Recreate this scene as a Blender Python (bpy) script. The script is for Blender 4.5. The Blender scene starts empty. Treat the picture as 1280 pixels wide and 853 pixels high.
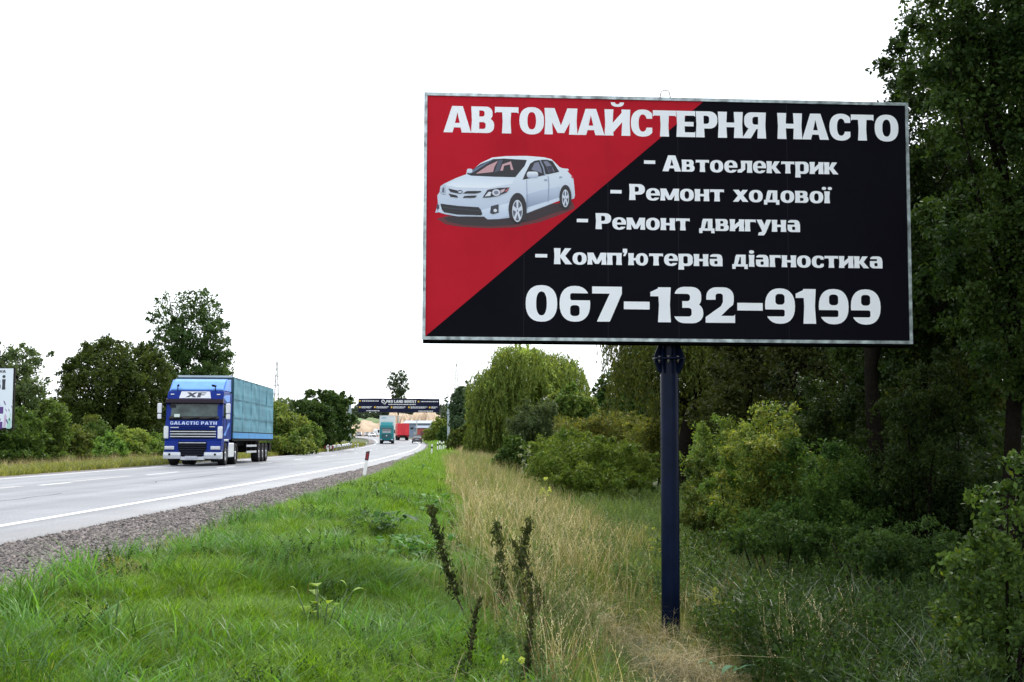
import bpy, bmesh, math, random
import numpy as np
from mathutils import Vector, Matrix
from mathutils.geometry import delaunay_2d_cdt

SC = bpy.context.scene
COL = SC.collection
# ------------------------------------------------------------------ camera
F = 1620.0; PITCH = 0.0776; ROLL = 0.0040; CAMZ = 1.10
cam = bpy.data.objects.new('camera', bpy.data.cameras.new('camera'))
COL.objects.link(cam)
cam.data.sensor_width = 36.0
cam.data.lens = F / 1280 * 36.0
cam.data.clip_end = 6000
cam.location = (0, 0, CAMZ)
cam.matrix_world = Matrix.Translation((0, 0, CAMZ)) @ Matrix.Rotation(math.pi / 2 + PITCH, 4, 'X') @ Matrix.Rotation(ROLL, 4, 'Z')
SC.camera = cam
# ------------------------------------------------------------------ world: bright overcast
SUN_EL, SUN_ROT = math.radians(50), math.radians(25)
world = bpy.data.worlds.new('World'); SC.world = world; world.use_nodes = True
nt = world.node_tree
bg = nt.nodes['Background']
sky = nt.nodes.new('ShaderNodeTexSky'); sky.sky_type = 'NISHITA'; sky.sun_disc = False
sky.sun_elevation = SUN_EL; sky.sun_rotation = SUN_ROT
mx = nt.nodes.new('ShaderNodeMix'); mx.data_type = 'RGBA'
mx.inputs[0].default_value = 0.86
nt.links.new(sky.outputs[0], mx.inputs[6])
mx.inputs[7].default_value = (11.6, 12.0, 12.6, 1)
nt.links.new(mx.outputs[2], bg.inputs[0])
bg.inputs[1].default_value = 0.10
sun = bpy.data.objects.new('sun', bpy.data.lights.new('sun', 'SUN')); COL.objects.link(sun)
sun.data.energy = 2.4; sun.data.angle = math.radians(14); sun.data.color = (1.0, 0.96, 0.88)
# direction TO the sun
sd = Vector((math.sin(SUN_ROT) * math.cos(SUN_EL), math.cos(SUN_ROT) * math.cos(SUN_EL), math.sin(SUN_EL)))
sun.rotation_euler = (-sd).to_track_quat('-Z', 'Y').to_euler()
SC.view_settings.view_transform = 'Standard'; SC.view_settings.look = 'None'
SC.view_settings.exposure = 0.72; SC.view_settings.gamma = 1

# ------------------------------------------------------------------ pixel helpers (photo 1280x853)
def ray(px, py):
    a, b = px - 640, py - 426.5
    c, s = math.cos(ROLL), math.sin(ROLL)
    u, v = c * a + s * b, -s * a + c * b
    x, y, z = u / F, 1.0, -v / F
    return Vector((x, math.cos(PITCH) * y - math.sin(PITCH) * z, math.sin(PITCH) * y + math.cos(PITCH) * z))
def at(px, py, D):
    r = ray(px, py); k = D / r.y
    return Vector((r.x * k, D, CAMZ + r.z * k))

# ------------------------------------------------------------------ materials
def new_mat(name):
    m = bpy.data.materials.new(name); m.use_nodes = True
    return m, m.node_tree, m.node_tree.nodes['Principled BSDF']
MATS = {}
def mat(name, col, rough=0.5, metal=0.0, noise=0.0, nscale=8.0, bump=0.0, bscale=60.0, col2=None, spec=0.5, coat=0.0, emis=None):
    if name in MATS: return MATS[name]
    m, t, p = new_mat(name)
    p.inputs['Roughness'].default_value = rough
    p.inputs['Metallic'].default_value = metal
    p.inputs['Specular IOR Level'].default_value = spec
    p.inputs['Coat Weight'].default_value = coat
    c = (*col, 1)
    p.inputs['Base Color'].default_value = c
    if noise or col2:
        tc = t.nodes.new('ShaderNodeTexCoord')
        n = t.nodes.new('ShaderNodeTexNoise'); n.inputs['Scale'].default_value = nscale; n.inputs['Detail'].default_value = 6
        t.links.new(tc.outputs['Object'], n.inputs['Vector'])
        r = t.nodes.new('ShaderNodeValToRGB')
        r.color_ramp.elements[0].position = 0.3; r.color_ramp.elements[1].position = 0.7
        k = noise
        r.color_ramp.elements[0].color = tuple(max(0, v * (1 - k)) for v in col) + (1,)
        r.color_ramp.elements[1].color = (*(col2 if col2 else tuple(min(1, v * (1 + k)) for v in col)), 1)
        t.links.new(n.outputs['Fac'], r.inputs['Fac']); t.links.new(r.outputs['Color'], p.inputs['Base Color'])
    if bump:
        tc = t.nodes.new('ShaderNodeTexCoord')
        n = t.nodes.new('ShaderNodeTexNoise'); n.inputs['Scale'].default_value = bscale; n.inputs['Detail'].default_value = 5
        t.links.new(tc.outputs['Object'], n.inputs['Vector'])
        b = t.nodes.new('ShaderNodeBump'); b.inputs['Strength'].default_value = bump; b.inputs['Distance'].default_value = 0.02
        t.links.new(n.outputs['Fac'], b.inputs['Height']); t.links.new(b.outputs['Normal'], p.inputs['Normal'])
    MATS[name] = m
    return m
def leaf_mat(name, trans=0.35, rough=0.5, spec=0.3, tcol=1.6):
    """leaf shader: colour from the mesh attribute 'Col', varied per instance"""
    m, t, p = new_mat(name)
    a = t.nodes.new('ShaderNodeAttribute'); a.attribute_name = 'Col'
    oi = t.nodes.new('ShaderNodeObjectInfo')
    mr = t.nodes.new('ShaderNodeMapRange'); mr.inputs['To Min'].default_value = 0.58; mr.inputs['To Max'].default_value = 1.34
    t.links.new(oi.outputs['Random'], mr.inputs['Value'])
    vm = t.nodes.new('ShaderNodeVectorMath'); vm.operation = 'SCALE'
    t.links.new(a.outputs['Color'], vm.inputs[0]); t.links.new(mr.outputs[0], vm.inputs['Scale'])
    src = vm.outputs[0]
    t.links.new(src, p.inputs['Base Color'])
    p.inputs['Roughness'].default_value = rough; p.inputs['Specular IOR Level'].default_value = spec
    tr = t.nodes.new('ShaderNodeBsdfTranslucent')
    v2 = t.nodes.new('ShaderNodeVectorMath'); v2.operation = 'MULTIPLY'; v2.inputs[1].default_value = (tcol * 1.15, tcol * 1.1, tcol * 0.5)
    t.links.new(src, v2.inputs[0]); t.links.new(v2.outputs[0], tr.inputs['Color'])
    ms = t.nodes.new('ShaderNodeMixShader'); ms.inputs[0].default_value = trans
    t.links.new(p.outputs[0], ms.inputs[1]); t.links.new(tr.outputs[0], ms.inputs[2])
    t.links.new(ms.outputs[0], t.nodes['Material Output'].inputs['Surface'])
    return m
LEAF = leaf_mat('leaf', trans=0.30, spec=0.10)
GRASS = leaf_mat('grass_blade', trans=0.35, rough=0.40, spec=0.17)
STRAW = leaf_mat('straw_blade', trans=0.22, rough=0.6, spec=0.2, tcol=1.2)
def bark_mat():
    return mat('bark', (0.011, 0.0095, 0.0075), spec=.02, rough=0.95, noise=0.3, nscale=12, bump=0.8, bscale=25)
BARK = bark_mat()

# ------------------------------------------------------------------ object helpers
def children_of(o): return [c for c in bpy.data.objects if c.parent is o]
def tag(o, label=None, cat=None, group=None, kind=None):
    if label: o['label'] = label
    if cat: o['category'] = cat
    if group: o['group'] = group
    if kind: o['kind'] = kind
    return o
def empty(name, loc, rz=0.0):
    o = bpy.data.objects.new(name, None); COL.objects.link(o)
    o.location = loc; o.rotation_euler = (0, 0, rz); o.empty_display_size = 0.2
    return o
def copy_tree(o, parent=None):
    c = o.copy(); COL.objects.link(c); c.parent = parent
    for ch in children_of(o): copy_tree(ch, c)
    return c
def link(name, me, m=None, parent=None, loc=None):
    o = bpy.data.objects.new(name, me); COL.objects.link(o)
    if m is not None and len(me.materials) == 0: me.materials.append(m)
    if parent is not None: o.parent = parent
    if loc is not None: o.location = loc
    return o
class MB:
    def __init__(s, off=(0, 0, 0)): s.bm = bmesh.new(); s.off = Vector(off); s.n = 0
    def v(s, p): return s.bm.verts.new(Vector(p) - s.off)
    def face(s, pts):
        try: return s.bm.faces.new([s.v(p) for p in pts])
        except ValueError: return None
    def box(s, c, size, bevel=0.0, rot=None, seg=2):
        c = Vector(c); h = Vector(size) / 2
        vs = []
        for i in (-1, 1):
            for j in (-1, 1):
                for k in (-1, 1):
                    p = Vector((i * h.x, j * h.y, k * h.z))
                    if rot is not None: p = rot @ p
                    vs.append(s.v(c + p))
        fs = [(0, 1, 3, 2), (4, 6, 7, 5), (0, 4, 5, 1), (2, 3, 7, 6), (0, 2, 6, 4), (1, 5, 7, 3)]
        faces = [s.bm.faces.new([vs[i] for i in f]) for f in fs]
        if bevel:
            es = list({e for f in faces for e in f.edges})
            bmesh.ops.bevel(s.bm, geom=es, offset=bevel, segments=seg, affect='EDGES', profile=0.6)
        return s
    def bar(s, p0, p1, w, h=None):
        p0, p1 = Vector(p0), Vector(p1); h = h or w
        d = (p1 - p0); L = d.length
        q = d.to_track_quat('Y', 'Z').to_matrix()
        return s.box((p0 + p1) / 2, (w, L, h), rot=q)
    def tube(s, pts, rad, seg=8, cap=True):
        pts = [Vector(p) for p in pts]
        if not hasattr(rad, '__len__'): rad = [rad] * len(pts)
        rings = []; prev = None
        for i, p in enumerate(pts):
            d = (pts[min(i + 1, len(pts) - 1)] - pts[max(i - 1, 0)]).normalized()
            if prev is None: a = d.orthogonal().normalized()
            else:
                a = (prev - d * prev.dot(d))
                a = a.normalized() if a.length > 1e-6 else d.orthogonal().normalized()
            prev = a; b = d.cross(a)
            rings.append([s.v(p + (a * math.cos(t) + b * math.sin(t)) * rad[i]) for t in [2 * math.pi * k / seg for k in range(seg)]])
        for i in range(len(rings) - 1):
            for k in range(seg):
                f = s.bm.faces.new([rings[i][k], rings[i][(k + 1) % seg], rings[i + 1][(k + 1) % seg], rings[i + 1][k]]); f.smooth = True
        if cap:
            s.bm.faces.new(rings[0][::-1]); s.bm.faces.new(rings[-1])
        return s
    def lathe(s, c, axis, prof, seg=24):
        """prof: (distance along axis, radius)"""
        c = Vector(c); ax = Vector(axis).normalized(); a = ax.orthogonal().normalized(); b = ax.cross(a)
        rings = [[s.v(c + ax * t + (a * math.cos(w) + b * math.sin(w)) * max(r, 1e-4)) for w in [2 * math.pi * k / seg for k in range(seg)]] for t, r in prof]
        for i in range(len(rings) - 1):
            for k in range(seg):
                f = s.bm.faces.new([rings[i][k], rings[i][(k + 1) % seg], rings[i + 1][(k + 1) % seg], rings[i + 1][k]]); f.smooth = True
        return s
    def prism(s, prof, x0, x1, bevel=0.0, taper=1.0):
        """prof: list of (y, z); extruded along x"""
        A = [s.v((x0, y, z)) for y, z in prof]; B = [s.v((x1, y, z)) for y, z in prof]
        n = len(prof); fs = [s.bm.faces.new(A), s.bm.faces.new(B[::-1])]
        for i in range(n): fs.append(s.bm.faces.new([A[i], B[i], B[(i + 1) % n], A[(i + 1) % n]][::-1]))
        if bevel:
            es = list({e for f in fs for e in f.edges})
            bmesh.ops.bevel(s.bm, geom=es, offset=bevel, segments=3, affect='EDGES', profile=0.6)
        return s
    def poly(s, pts2, fn, depth=0.0, dvec=None):
        """flat or thick polygon; fn maps 2d to 3d"""
        P = [Vector(fn(*p)) for p in pts2]
        s.face(P)
        if depth:
            Q = [p + dvec * depth for p in P]
            s.face(Q[::-1])
            for i in range(len(P)): s.face([P[i], Q[i], Q[(i + 1) % len(P)], P[(i + 1) % len(P)]])
        return s
    def build(s, name, m, parent=None, smooth=False, loc=None):
        bmesh.ops.recalc_face_normals(s.bm, faces=s.bm.faces[:])
        me = bpy.data.meshes.new(name); s.bm.to_mesh(me); s.bm.free()
        if smooth:
            for p in me.polygons: p.use_smooth = True
        return link(name, me, m, parent, loc)
def np_mesh(name, V, faces_n, loops, cols=None, smooth=False):
    """V (n,3); faces_n verts per face (constant); loops flat index array"""
    me = bpy.data.meshes.new(name)
    nl = len(loops); nf = nl // faces_n
    me.vertices.add(len(V)); me.vertices.foreach_set('co', np.asarray(V, np.float32).ravel())
    me.loops.add(nl); me.loops.foreach_set('vertex_index', np.asarray(loops, np.int32))
    me.polygons.add(nf); me.polygons.foreach_set('loop_start', np.arange(0, nl, faces_n, dtype=np.int32))
    if smooth: me.polygons.foreach_set('use_smooth', np.ones(nf, bool))
    me.update(calc_edges=True)
    if cols is not None:
        a = me.attributes.new('Col', 'FLOAT_COLOR', 'POINT')
        c = np.ones((len(V), 4), np.float32); c[:, :3] = cols
        a.data.foreach_set('color', c.ravel())
    return me

# ------------------------------------------------------------------ lie of the road
RD = np.array([-60, -20, 16, 36, 60, 80, 98, 134, 174, 217, 250, 290, 330, 380, 435, 520, 650, 900.])
RX = np.array([-6.6, -6.4, -6.5, -6.75, -7.3, -8.1, -9.0, -10.7, -12.6, -15.2, -18.2, -23, -29.0, -38, -49, -70, -108, -190.])
ZD = np.array([-60, 140, 190, 225, 250, 280, 350, 435, 600, 1200.])
ZZ = np.array([0, 0, 0.32, 0.62, 0.95, 1.35, 2.0, 2.7, 3.6, 5.0])
_dd = np.arange(-60, 900, 1.0)
def _smooth(a, k):
    ker = np.hanning(k); ker /= ker.sum()
    p = np.pad(a, (k // 2, k // 2), mode='reflect', reflect_type='odd')
    return np.convolve(p, ker, mode='valid')[:len(a)]
_xr = _smooth(np.interp(_dd, RD, RX), 31); _zr = _smooth(np.interp(_dd, ZD, ZZ), 41)
_sl = np.gradient(_xr, _dd)
def xr(D): return np.interp(D, _dd, _xr)
def zr(D): return np.interp(D, _dd, _zr) if np.ndim(D) else float(np.interp(D, _dd, _zr))
def sl(D): return np.interp(D, _dd, _sl)
def road_pt(D, s, dz=0.0):
    """point at signed distance s to the right of the near edge line"""
    m = sl(D); n = np.sqrt(1 + m * m)
    return np.stack([xr(D) + s / n, D - s * m / n, zr(D) + dz], -1)
def sdist(X, Y):
    D = Y.copy() if np.ndim(Y) else Y
    s = (X - xr(D)) / np.sqrt(1 + sl(D) ** 2)
    for _ in range(3):
        m = sl(D); n = np.sqrt(1 + m * m)
        D = Y + s * m / n * 0.9
        m = sl(D); n = np.sqrt(1 + m * m)
        s = (X - xr(D)) * 1.0 / n + (Y - D) * (-m) / n
    return s, D
def sstep(a, b, x):
    t = np.clip((x - a) / (b - a), 0, 1); return t * t * (3 - 2 * t)
def vnoise(x, y, seed=0):
    return (np.sin(x * 1.7 + seed) * np.cos(y * 1.3 - seed * 2) + 0.5 * np.sin(x * 3.9 - y * 2.1 + seed) + 0.35 * np.cos(x * 7.3 + y * 6.1 + 2 * seed)) / 1.85
def ground_z(X, Y):
    X = np.asarray(X, float); Y = np.asarray(Y, float)
    s, D = sdist(X, Y)
    z = zr(D)
    deep = np.interp(D, [10, 30, 60, 120, 400], [1.47, 1.25, 0.85, 0.5, 0.3])
    z = z - deep * (0.42 * sstep(2.6, 6.6, s) + 0.58 * sstep(6.0, 9.0, s))
    z = z - 0.05 * sstep(1.2, 2.6, s)
    z = z - 0.10 * (1 - sstep(-10.2, -8.2, s)) - 0.35 * (1 - sstep(-16, -11, s))
    rough = sstep(2.8, 5.0, s) + (1 - sstep(-12, -10, s))
    z = z + 0.05 * rough * vnoise(X * 0.9, Y * 0.9, 1.0)
    hide = sstep(-9.5, -8.8, s) * (1 - sstep(2.5, 3.1, s))
    z = z - 0.12 * hide
    # excavated bank and the rise far behind the bend
    z = z + 3.2 * sstep(560, 620, Y + 0.1 * X) * (1 - sstep(30, 200, X))
    return z
def gz(x, y): return float(ground_z(np.array([x]), np.array([y]))[0])

# ------------------------------------------------------------------ ground
def ground_material():
    m, t, p = new_mat('ground_earth')
    p.inputs['Roughness'].default_value = 0.95
    tc = t.nodes.new('ShaderNodeTexCoord')
    def noise(sc, det=5):
        n = t.nodes.new('ShaderNodeTexNoise'); n.inputs['Scale'].default_value = sc; n.inputs['Detail'].default_value = det
        t.links.new(tc.outputs['Object'], n.inputs['Vector']); return n
    n1 = noise(0.35); n2 = noise(9)
    r1 = t.nodes.new('ShaderNodeValToRGB')
    r1.color_ramp.elements[0].color = (0.035, 0.07, 0.012, 1); r1.color_ramp.elements[0].position = 0.35
    r1.color_ramp.elements[1].color = (0.065, 0.075, 0.022, 1); r1.color_ramp.elements[1].position = 0.65
    t.links.new(n1.outputs['Fac'], r1.inputs['Fac'])
    mm = t.nodes.new('ShaderNodeMix'); mm.data_type = 'RGBA'; mm.blend_type = 'MULTIPLY'; mm.inputs[0].default_value = 0.6
    r2 = t.nodes.new('ShaderNodeValToRGB'); r2.color_ramp.elements[0].color = (0.45, 0.45, 0.45, 1); r2.color_ramp.elements[0].position = .3
    r2.color_ramp.elements[1].position = .7
    t.links.new(n2.outputs['Fac'], r2.inputs['Fac'])
    t.links.new(r1.outputs[0], mm.inputs[6]); t.links.new(r2.outputs[0], mm.inputs[7])
    t.links.new(mm.outputs[2], p.inputs['Base Color'])
    return m
xs = np.unique(np.concatenate([np.linspace(-3000, -120, 20), np.arange(-120, -24, 4), np.arange(-24, 24, 0.5), np.arange(24, 120, 6), np.linspace(120, 3000, 20)]))
ys = np.unique(np.concatenate([np.linspace(-300, -20, 8), np.arange(-20, 60, 0.7), np.arange(60, 320, 5), np.arange(320, 900, 12), np.linspace(900, 5000, 16)]))
GX, GY = np.meshgrid(xs, ys)
GZ = ground_z(GX.ravel(), GY.ravel())
nx, ny = len(xs), len(ys)
ii = (np.arange(ny - 1)[:, None] * nx + np.arange(nx - 1)[None]).ravel()
me = np_mesh('ground', np.stack([GX.ravel(), GY.ravel(), GZ], 1), 4, np.stack([ii, ii + 1, ii + nx + 1, ii + nx], 1).ravel(), smooth=True)
tag(link('ground', me, ground_material()), kind='structure')

def strip(name, m, s0, s1, dz, D0=-20, D1=760, wob0=0.0, wob1=0.0, seed=1, step=None, kind='structure', parent=None, skirt=0):
    Ds = np.unique(np.concatenate([np.arange(max(D0, -20), min(D1, 70), 0.5), np.arange(max(70, D0), D1, 4), [D1]])) if step is None else np.arange(D0, D1 + 1e-6, step)
    rg = np.random.default_rng(seed)
    a = np.full(len(Ds), s0, float) if not callable(s0) else s0(Ds)
    b = np.full(len(Ds), s1, float) if not callable(s1) else s1(Ds)
    if wob0: a = a + _smooth(rg.normal(0, wob0, len(Ds)), 5)
    if wob1: b = b + _smooth(rg.normal(0, wob1, len(Ds)), 5)
    n = 7
    rows = [road_pt(Ds, a + (b - a) * k / n, dz) for k in range(n + 1)]
    if skirt:
        rows = [road_pt(Ds, a - .03, dz - skirt)] + rows + [road_pt(Ds, b + .03, dz - skirt)]; n += 2
    V = np.stack(rows, 1).reshape(-1, 3)
    i = (np.arange(len(Ds) - 1)[:, None] * (n + 1) + np.arange(n)[None]).ravel()
    me = np_mesh(name, V, 4, np.stack([i, i + 1, i + n + 2, i + n + 1], 1).ravel(), smooth=True)
    o = link(name, me, m, parent)
    if kind: tag(o, kind=kind)
    return o
def asphalt_material():
    m, t, p = new_mat('asphalt_worn')
    p.inputs['Roughness'].default_value = 0.50; p.inputs['Specular IOR Level'].default_value = 0.6
    tc = t.nodes.new('ShaderNodeTexCoord')
    def noise(sc, det=5, vec=None):
        n = t.nodes.new('ShaderNodeTexNoise'); n.inputs['Scale'].default_value = sc; n.inputs['Detail'].default_value = det
        t.links.new(vec or tc.outputs['Object'], n.inputs['Vector']); return n
    mp = t.nodes.new('ShaderNodeMapping'); mp.inputs['Scale'].default_value = (1.2, 0.05, 1)
    t.links.new(tc.outputs['Object'], mp.inputs['Vector'])
    n1 = noise(1.0, 3, mp.outputs[0]); n2 = noise(22, 6); n3 = noise(0.6, 4)
    r1 = t.nodes.new('ShaderNodeValToRGB'); r1.color_ramp.elements[0].position = .35; r1.color_ramp.elements[1].position = .68
    r1.color_ramp.elements[0].color = (0.120, 0.127, 0.146, 1); r1.color_ramp.elements[1].color = (0.215, 0.224, 0.248, 1)
    t.links.new(n1.outputs[0], r1.inputs[0])
    r2 = t.nodes.new('ShaderNodeValToRGB'); r2.color_ramp.elements[0].position = .35; r2.color_ramp.elements[1].position = .65
    r2.color_ramp.elements[0].color = (0.70, 0.70, 0.70, 1); r2.color_ramp.elements[1].color = (1.20, 1.20, 1.20, 1)
    t.links.new(n2.outputs[0], r2.inputs[0])
    r3 = t.nodes.new('ShaderNodeValToRGB'); r3.color_ramp.elements[0].position = .4; r3.color_ramp.elements[1].position = .62
    r3.color_ramp.elements[0].color = (0.82, 0.82, 0.82, 1); r3.color_ramp.elements[1].color = (1, 1, 1, 1)
    t.links.new(n3.outputs[0], r3.inputs[0])
    a = t.nodes.new('ShaderNodeMix'); a.data_type = 'RGBA'; a.blend_type = 'MULTIPLY'; a.inputs[0].default_value = 1
    t.links.new(r1.outputs[0], a.inputs[6]); t.links.new(r2.outputs[0], a.inputs[7])
    b = t.nodes.new('ShaderNodeMix'); b.data_type = 'RGBA'; b.blend_type = 'MULTIPLY'; b.inputs[0].default_value = 1
    t.links.new(a.outputs[2], b.inputs[6]); t.links.new(r3.outputs[0], b.inputs[7])
    t.links.new(b.outputs[2], p.inputs['Base Color'])
    bp = t.nodes.new('ShaderNodeBump'); bp.inputs['Strength'].default_value = 0.35; bp.inputs['Distance'].default_value = 0.01
    t.links.new(n2.outputs[0], bp.inputs['Height']); t.links.new(bp.outputs[0], p.inputs['Normal'])
    return m
ASPH = asphalt_material()
GRAVEL = mat('gravel_shoulder', (0.10, 0.090, 0.086), rough=0.95, noise=0.5, nscale=22, bump=1.0, bscale=40)
GRAVEL_FAR = mat('gravel_far', (0.13, 0.115, 0.108), rough=0.95, noise=0.3, nscale=10, bump=0.6, bscale=30)
PAINT = mat('road_paint', (0.62, 0.63, 0.64), rough=0.6, noise=0.12, nscale=25)
PAINT_OLD = mat('road_paint_worn', (0.30, 0.30, 0.31), rough=0.7, noise=0.45, nscale=18)
RW = -7.55      # far edge line
strip('gravel_shoulder', GRAVEL, 0.8, 3.05, -0.03, wob1=0.12, seed=3, D1=700)
strip('gravel_shoulder', GRAVEL_FAR, RW - 1.55, RW - 0.1, -0.035, wob0=0.12, seed=4, D1=700)
strip('road', ASPH, RW - 0.45, 1.02, 0.0, skirt=.06, wob0=0.04, wob1=0.06, seed=5)
strip('edge_line', PAINT, -0.08, 0.08, 0.004, seed=6)
strip('edge_line', PAINT, RW - 0.06, RW + 0.07, 0.004, seed=7)
def dash(Da, Db, m=PAINT, s=-4.72, w=0.13):
    strip('lane_dash', m, s - w / 2, s + w / 2, 0.004, D0=Da, D1=Db, step=(Db - Da) / 8)
for Da, Db in ((22.5, 24.9), (31.6, 34.0), (41.5, 45.8), (52.5, 56.4), (63, 67)): dash(Da, Db)
for k in range(12): dash(76 + k * 12, 80 + k * 12)
dash(34.5, 40.5, PAINT_OLD, -4.9, 0.3); dash(26, 31, PAINT_OLD, -4.95, 0.35)
# long seam crack in the near lane
cr = MB()
rg = np.random.default_rng(8); Dc = np.arange(16, 60, 0.5); sc_ = -2.6 + _smooth(rg.normal(0, 0.10, len(Dc)), 5)
mask = (np.sin(Dc * 0.37) > -0.5)
for i in range(len(Dc) - 1):
    if mask[i]:
        a = road_pt(Dc[i], sc_[i], 0.0035); b = road_pt(Dc[i + 1], sc_[i + 1], 0.0035)
        cr.face([(a[0] - .012, a[1], a[2]), (a[0] + .012, a[1], a[2]), (b[0] + .012, b[1], b[2]), (b[0] - .012, b[1], b[2])])
tag(cr.build('road_crack', mat('crack_tar', (0.04, 0.04, 0.042), rough=0.8)), kind='structure')

# ------------------------------------------------------------------ lettering: heavy flared sans built from polygons
def R(x0, y0, x1, y1): return [(x0, y0), (x1, y0), (x1, y1), (x0, y1)]
def Q(*p): return list(p)
def V_(x0, x1, y0=0, y1=1, f=0.025): # stem, slightly waisted
    ym = (y0 + y1) / 2
    return [(x0 - f, y0), (x1 + f, y0), (x1, ym), (x1 + f, y1), (x0 - f, y1), (x0, ym)]
def SE(cx, cy, rx, ry, n=28, e=2.35):
    r = []
    for k in range(n):
        t = 2 * math.pi * k / n; c, s = math.cos(t), math.sin(t)
        r.append((cx + rx * math.copysign(abs(c) ** (2 / e), c), cy + ry * math.copysign(abs(s) ** (2 / e), s)))
    return r
def RR(x0, y0, x1, y1, r, n=5, corners='abcd'):
    r = min(r, (x1 - x0) / 2, (y1 - y0) / 2); out = []
    for cx, cy, a0, nm in ((x1 - r, y0 + r, -90, 'a'), (x1 - r, y1 - r, 0, 'b'), (x0 + r, y1 - r, 90, 'c'), (x0 + r, y0 + r, 180, 'd')):
        if nm in corners:
            for k in range(n + 1):
                a = math.radians(a0 + 90 * k / n); out.append((cx + r * math.cos(a), cy + r * math.sin(a)))
        else: out.append((cx + (r if nm in 'ab' else -r), cy + (-r if nm in 'ad' else r)))
    return out
def DR(x0, y0, x1, y1, r=0.3): return RR(x0, y0, x1, y1, r, corners='ab')
def DL(x0, y0, x1, y1, r=0.3): return RR(x0, y0, x1, y1, r, corners='cd')
def G(w, *ops): return (w, ops)
X_ = 0.75
def flip(pts, w, h=1.0): return [(w - x, h - y) for x, y in pts]
def six():
    return [('+', SE(.39, .5, .39, .51)), ('-', RR(.27, .60, 1.0, .80, .05, corners='cd')), ('-', RR(.27, .15, .51, .46, .09)), ('+', R(.30, .455, .34, .46))]
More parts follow.
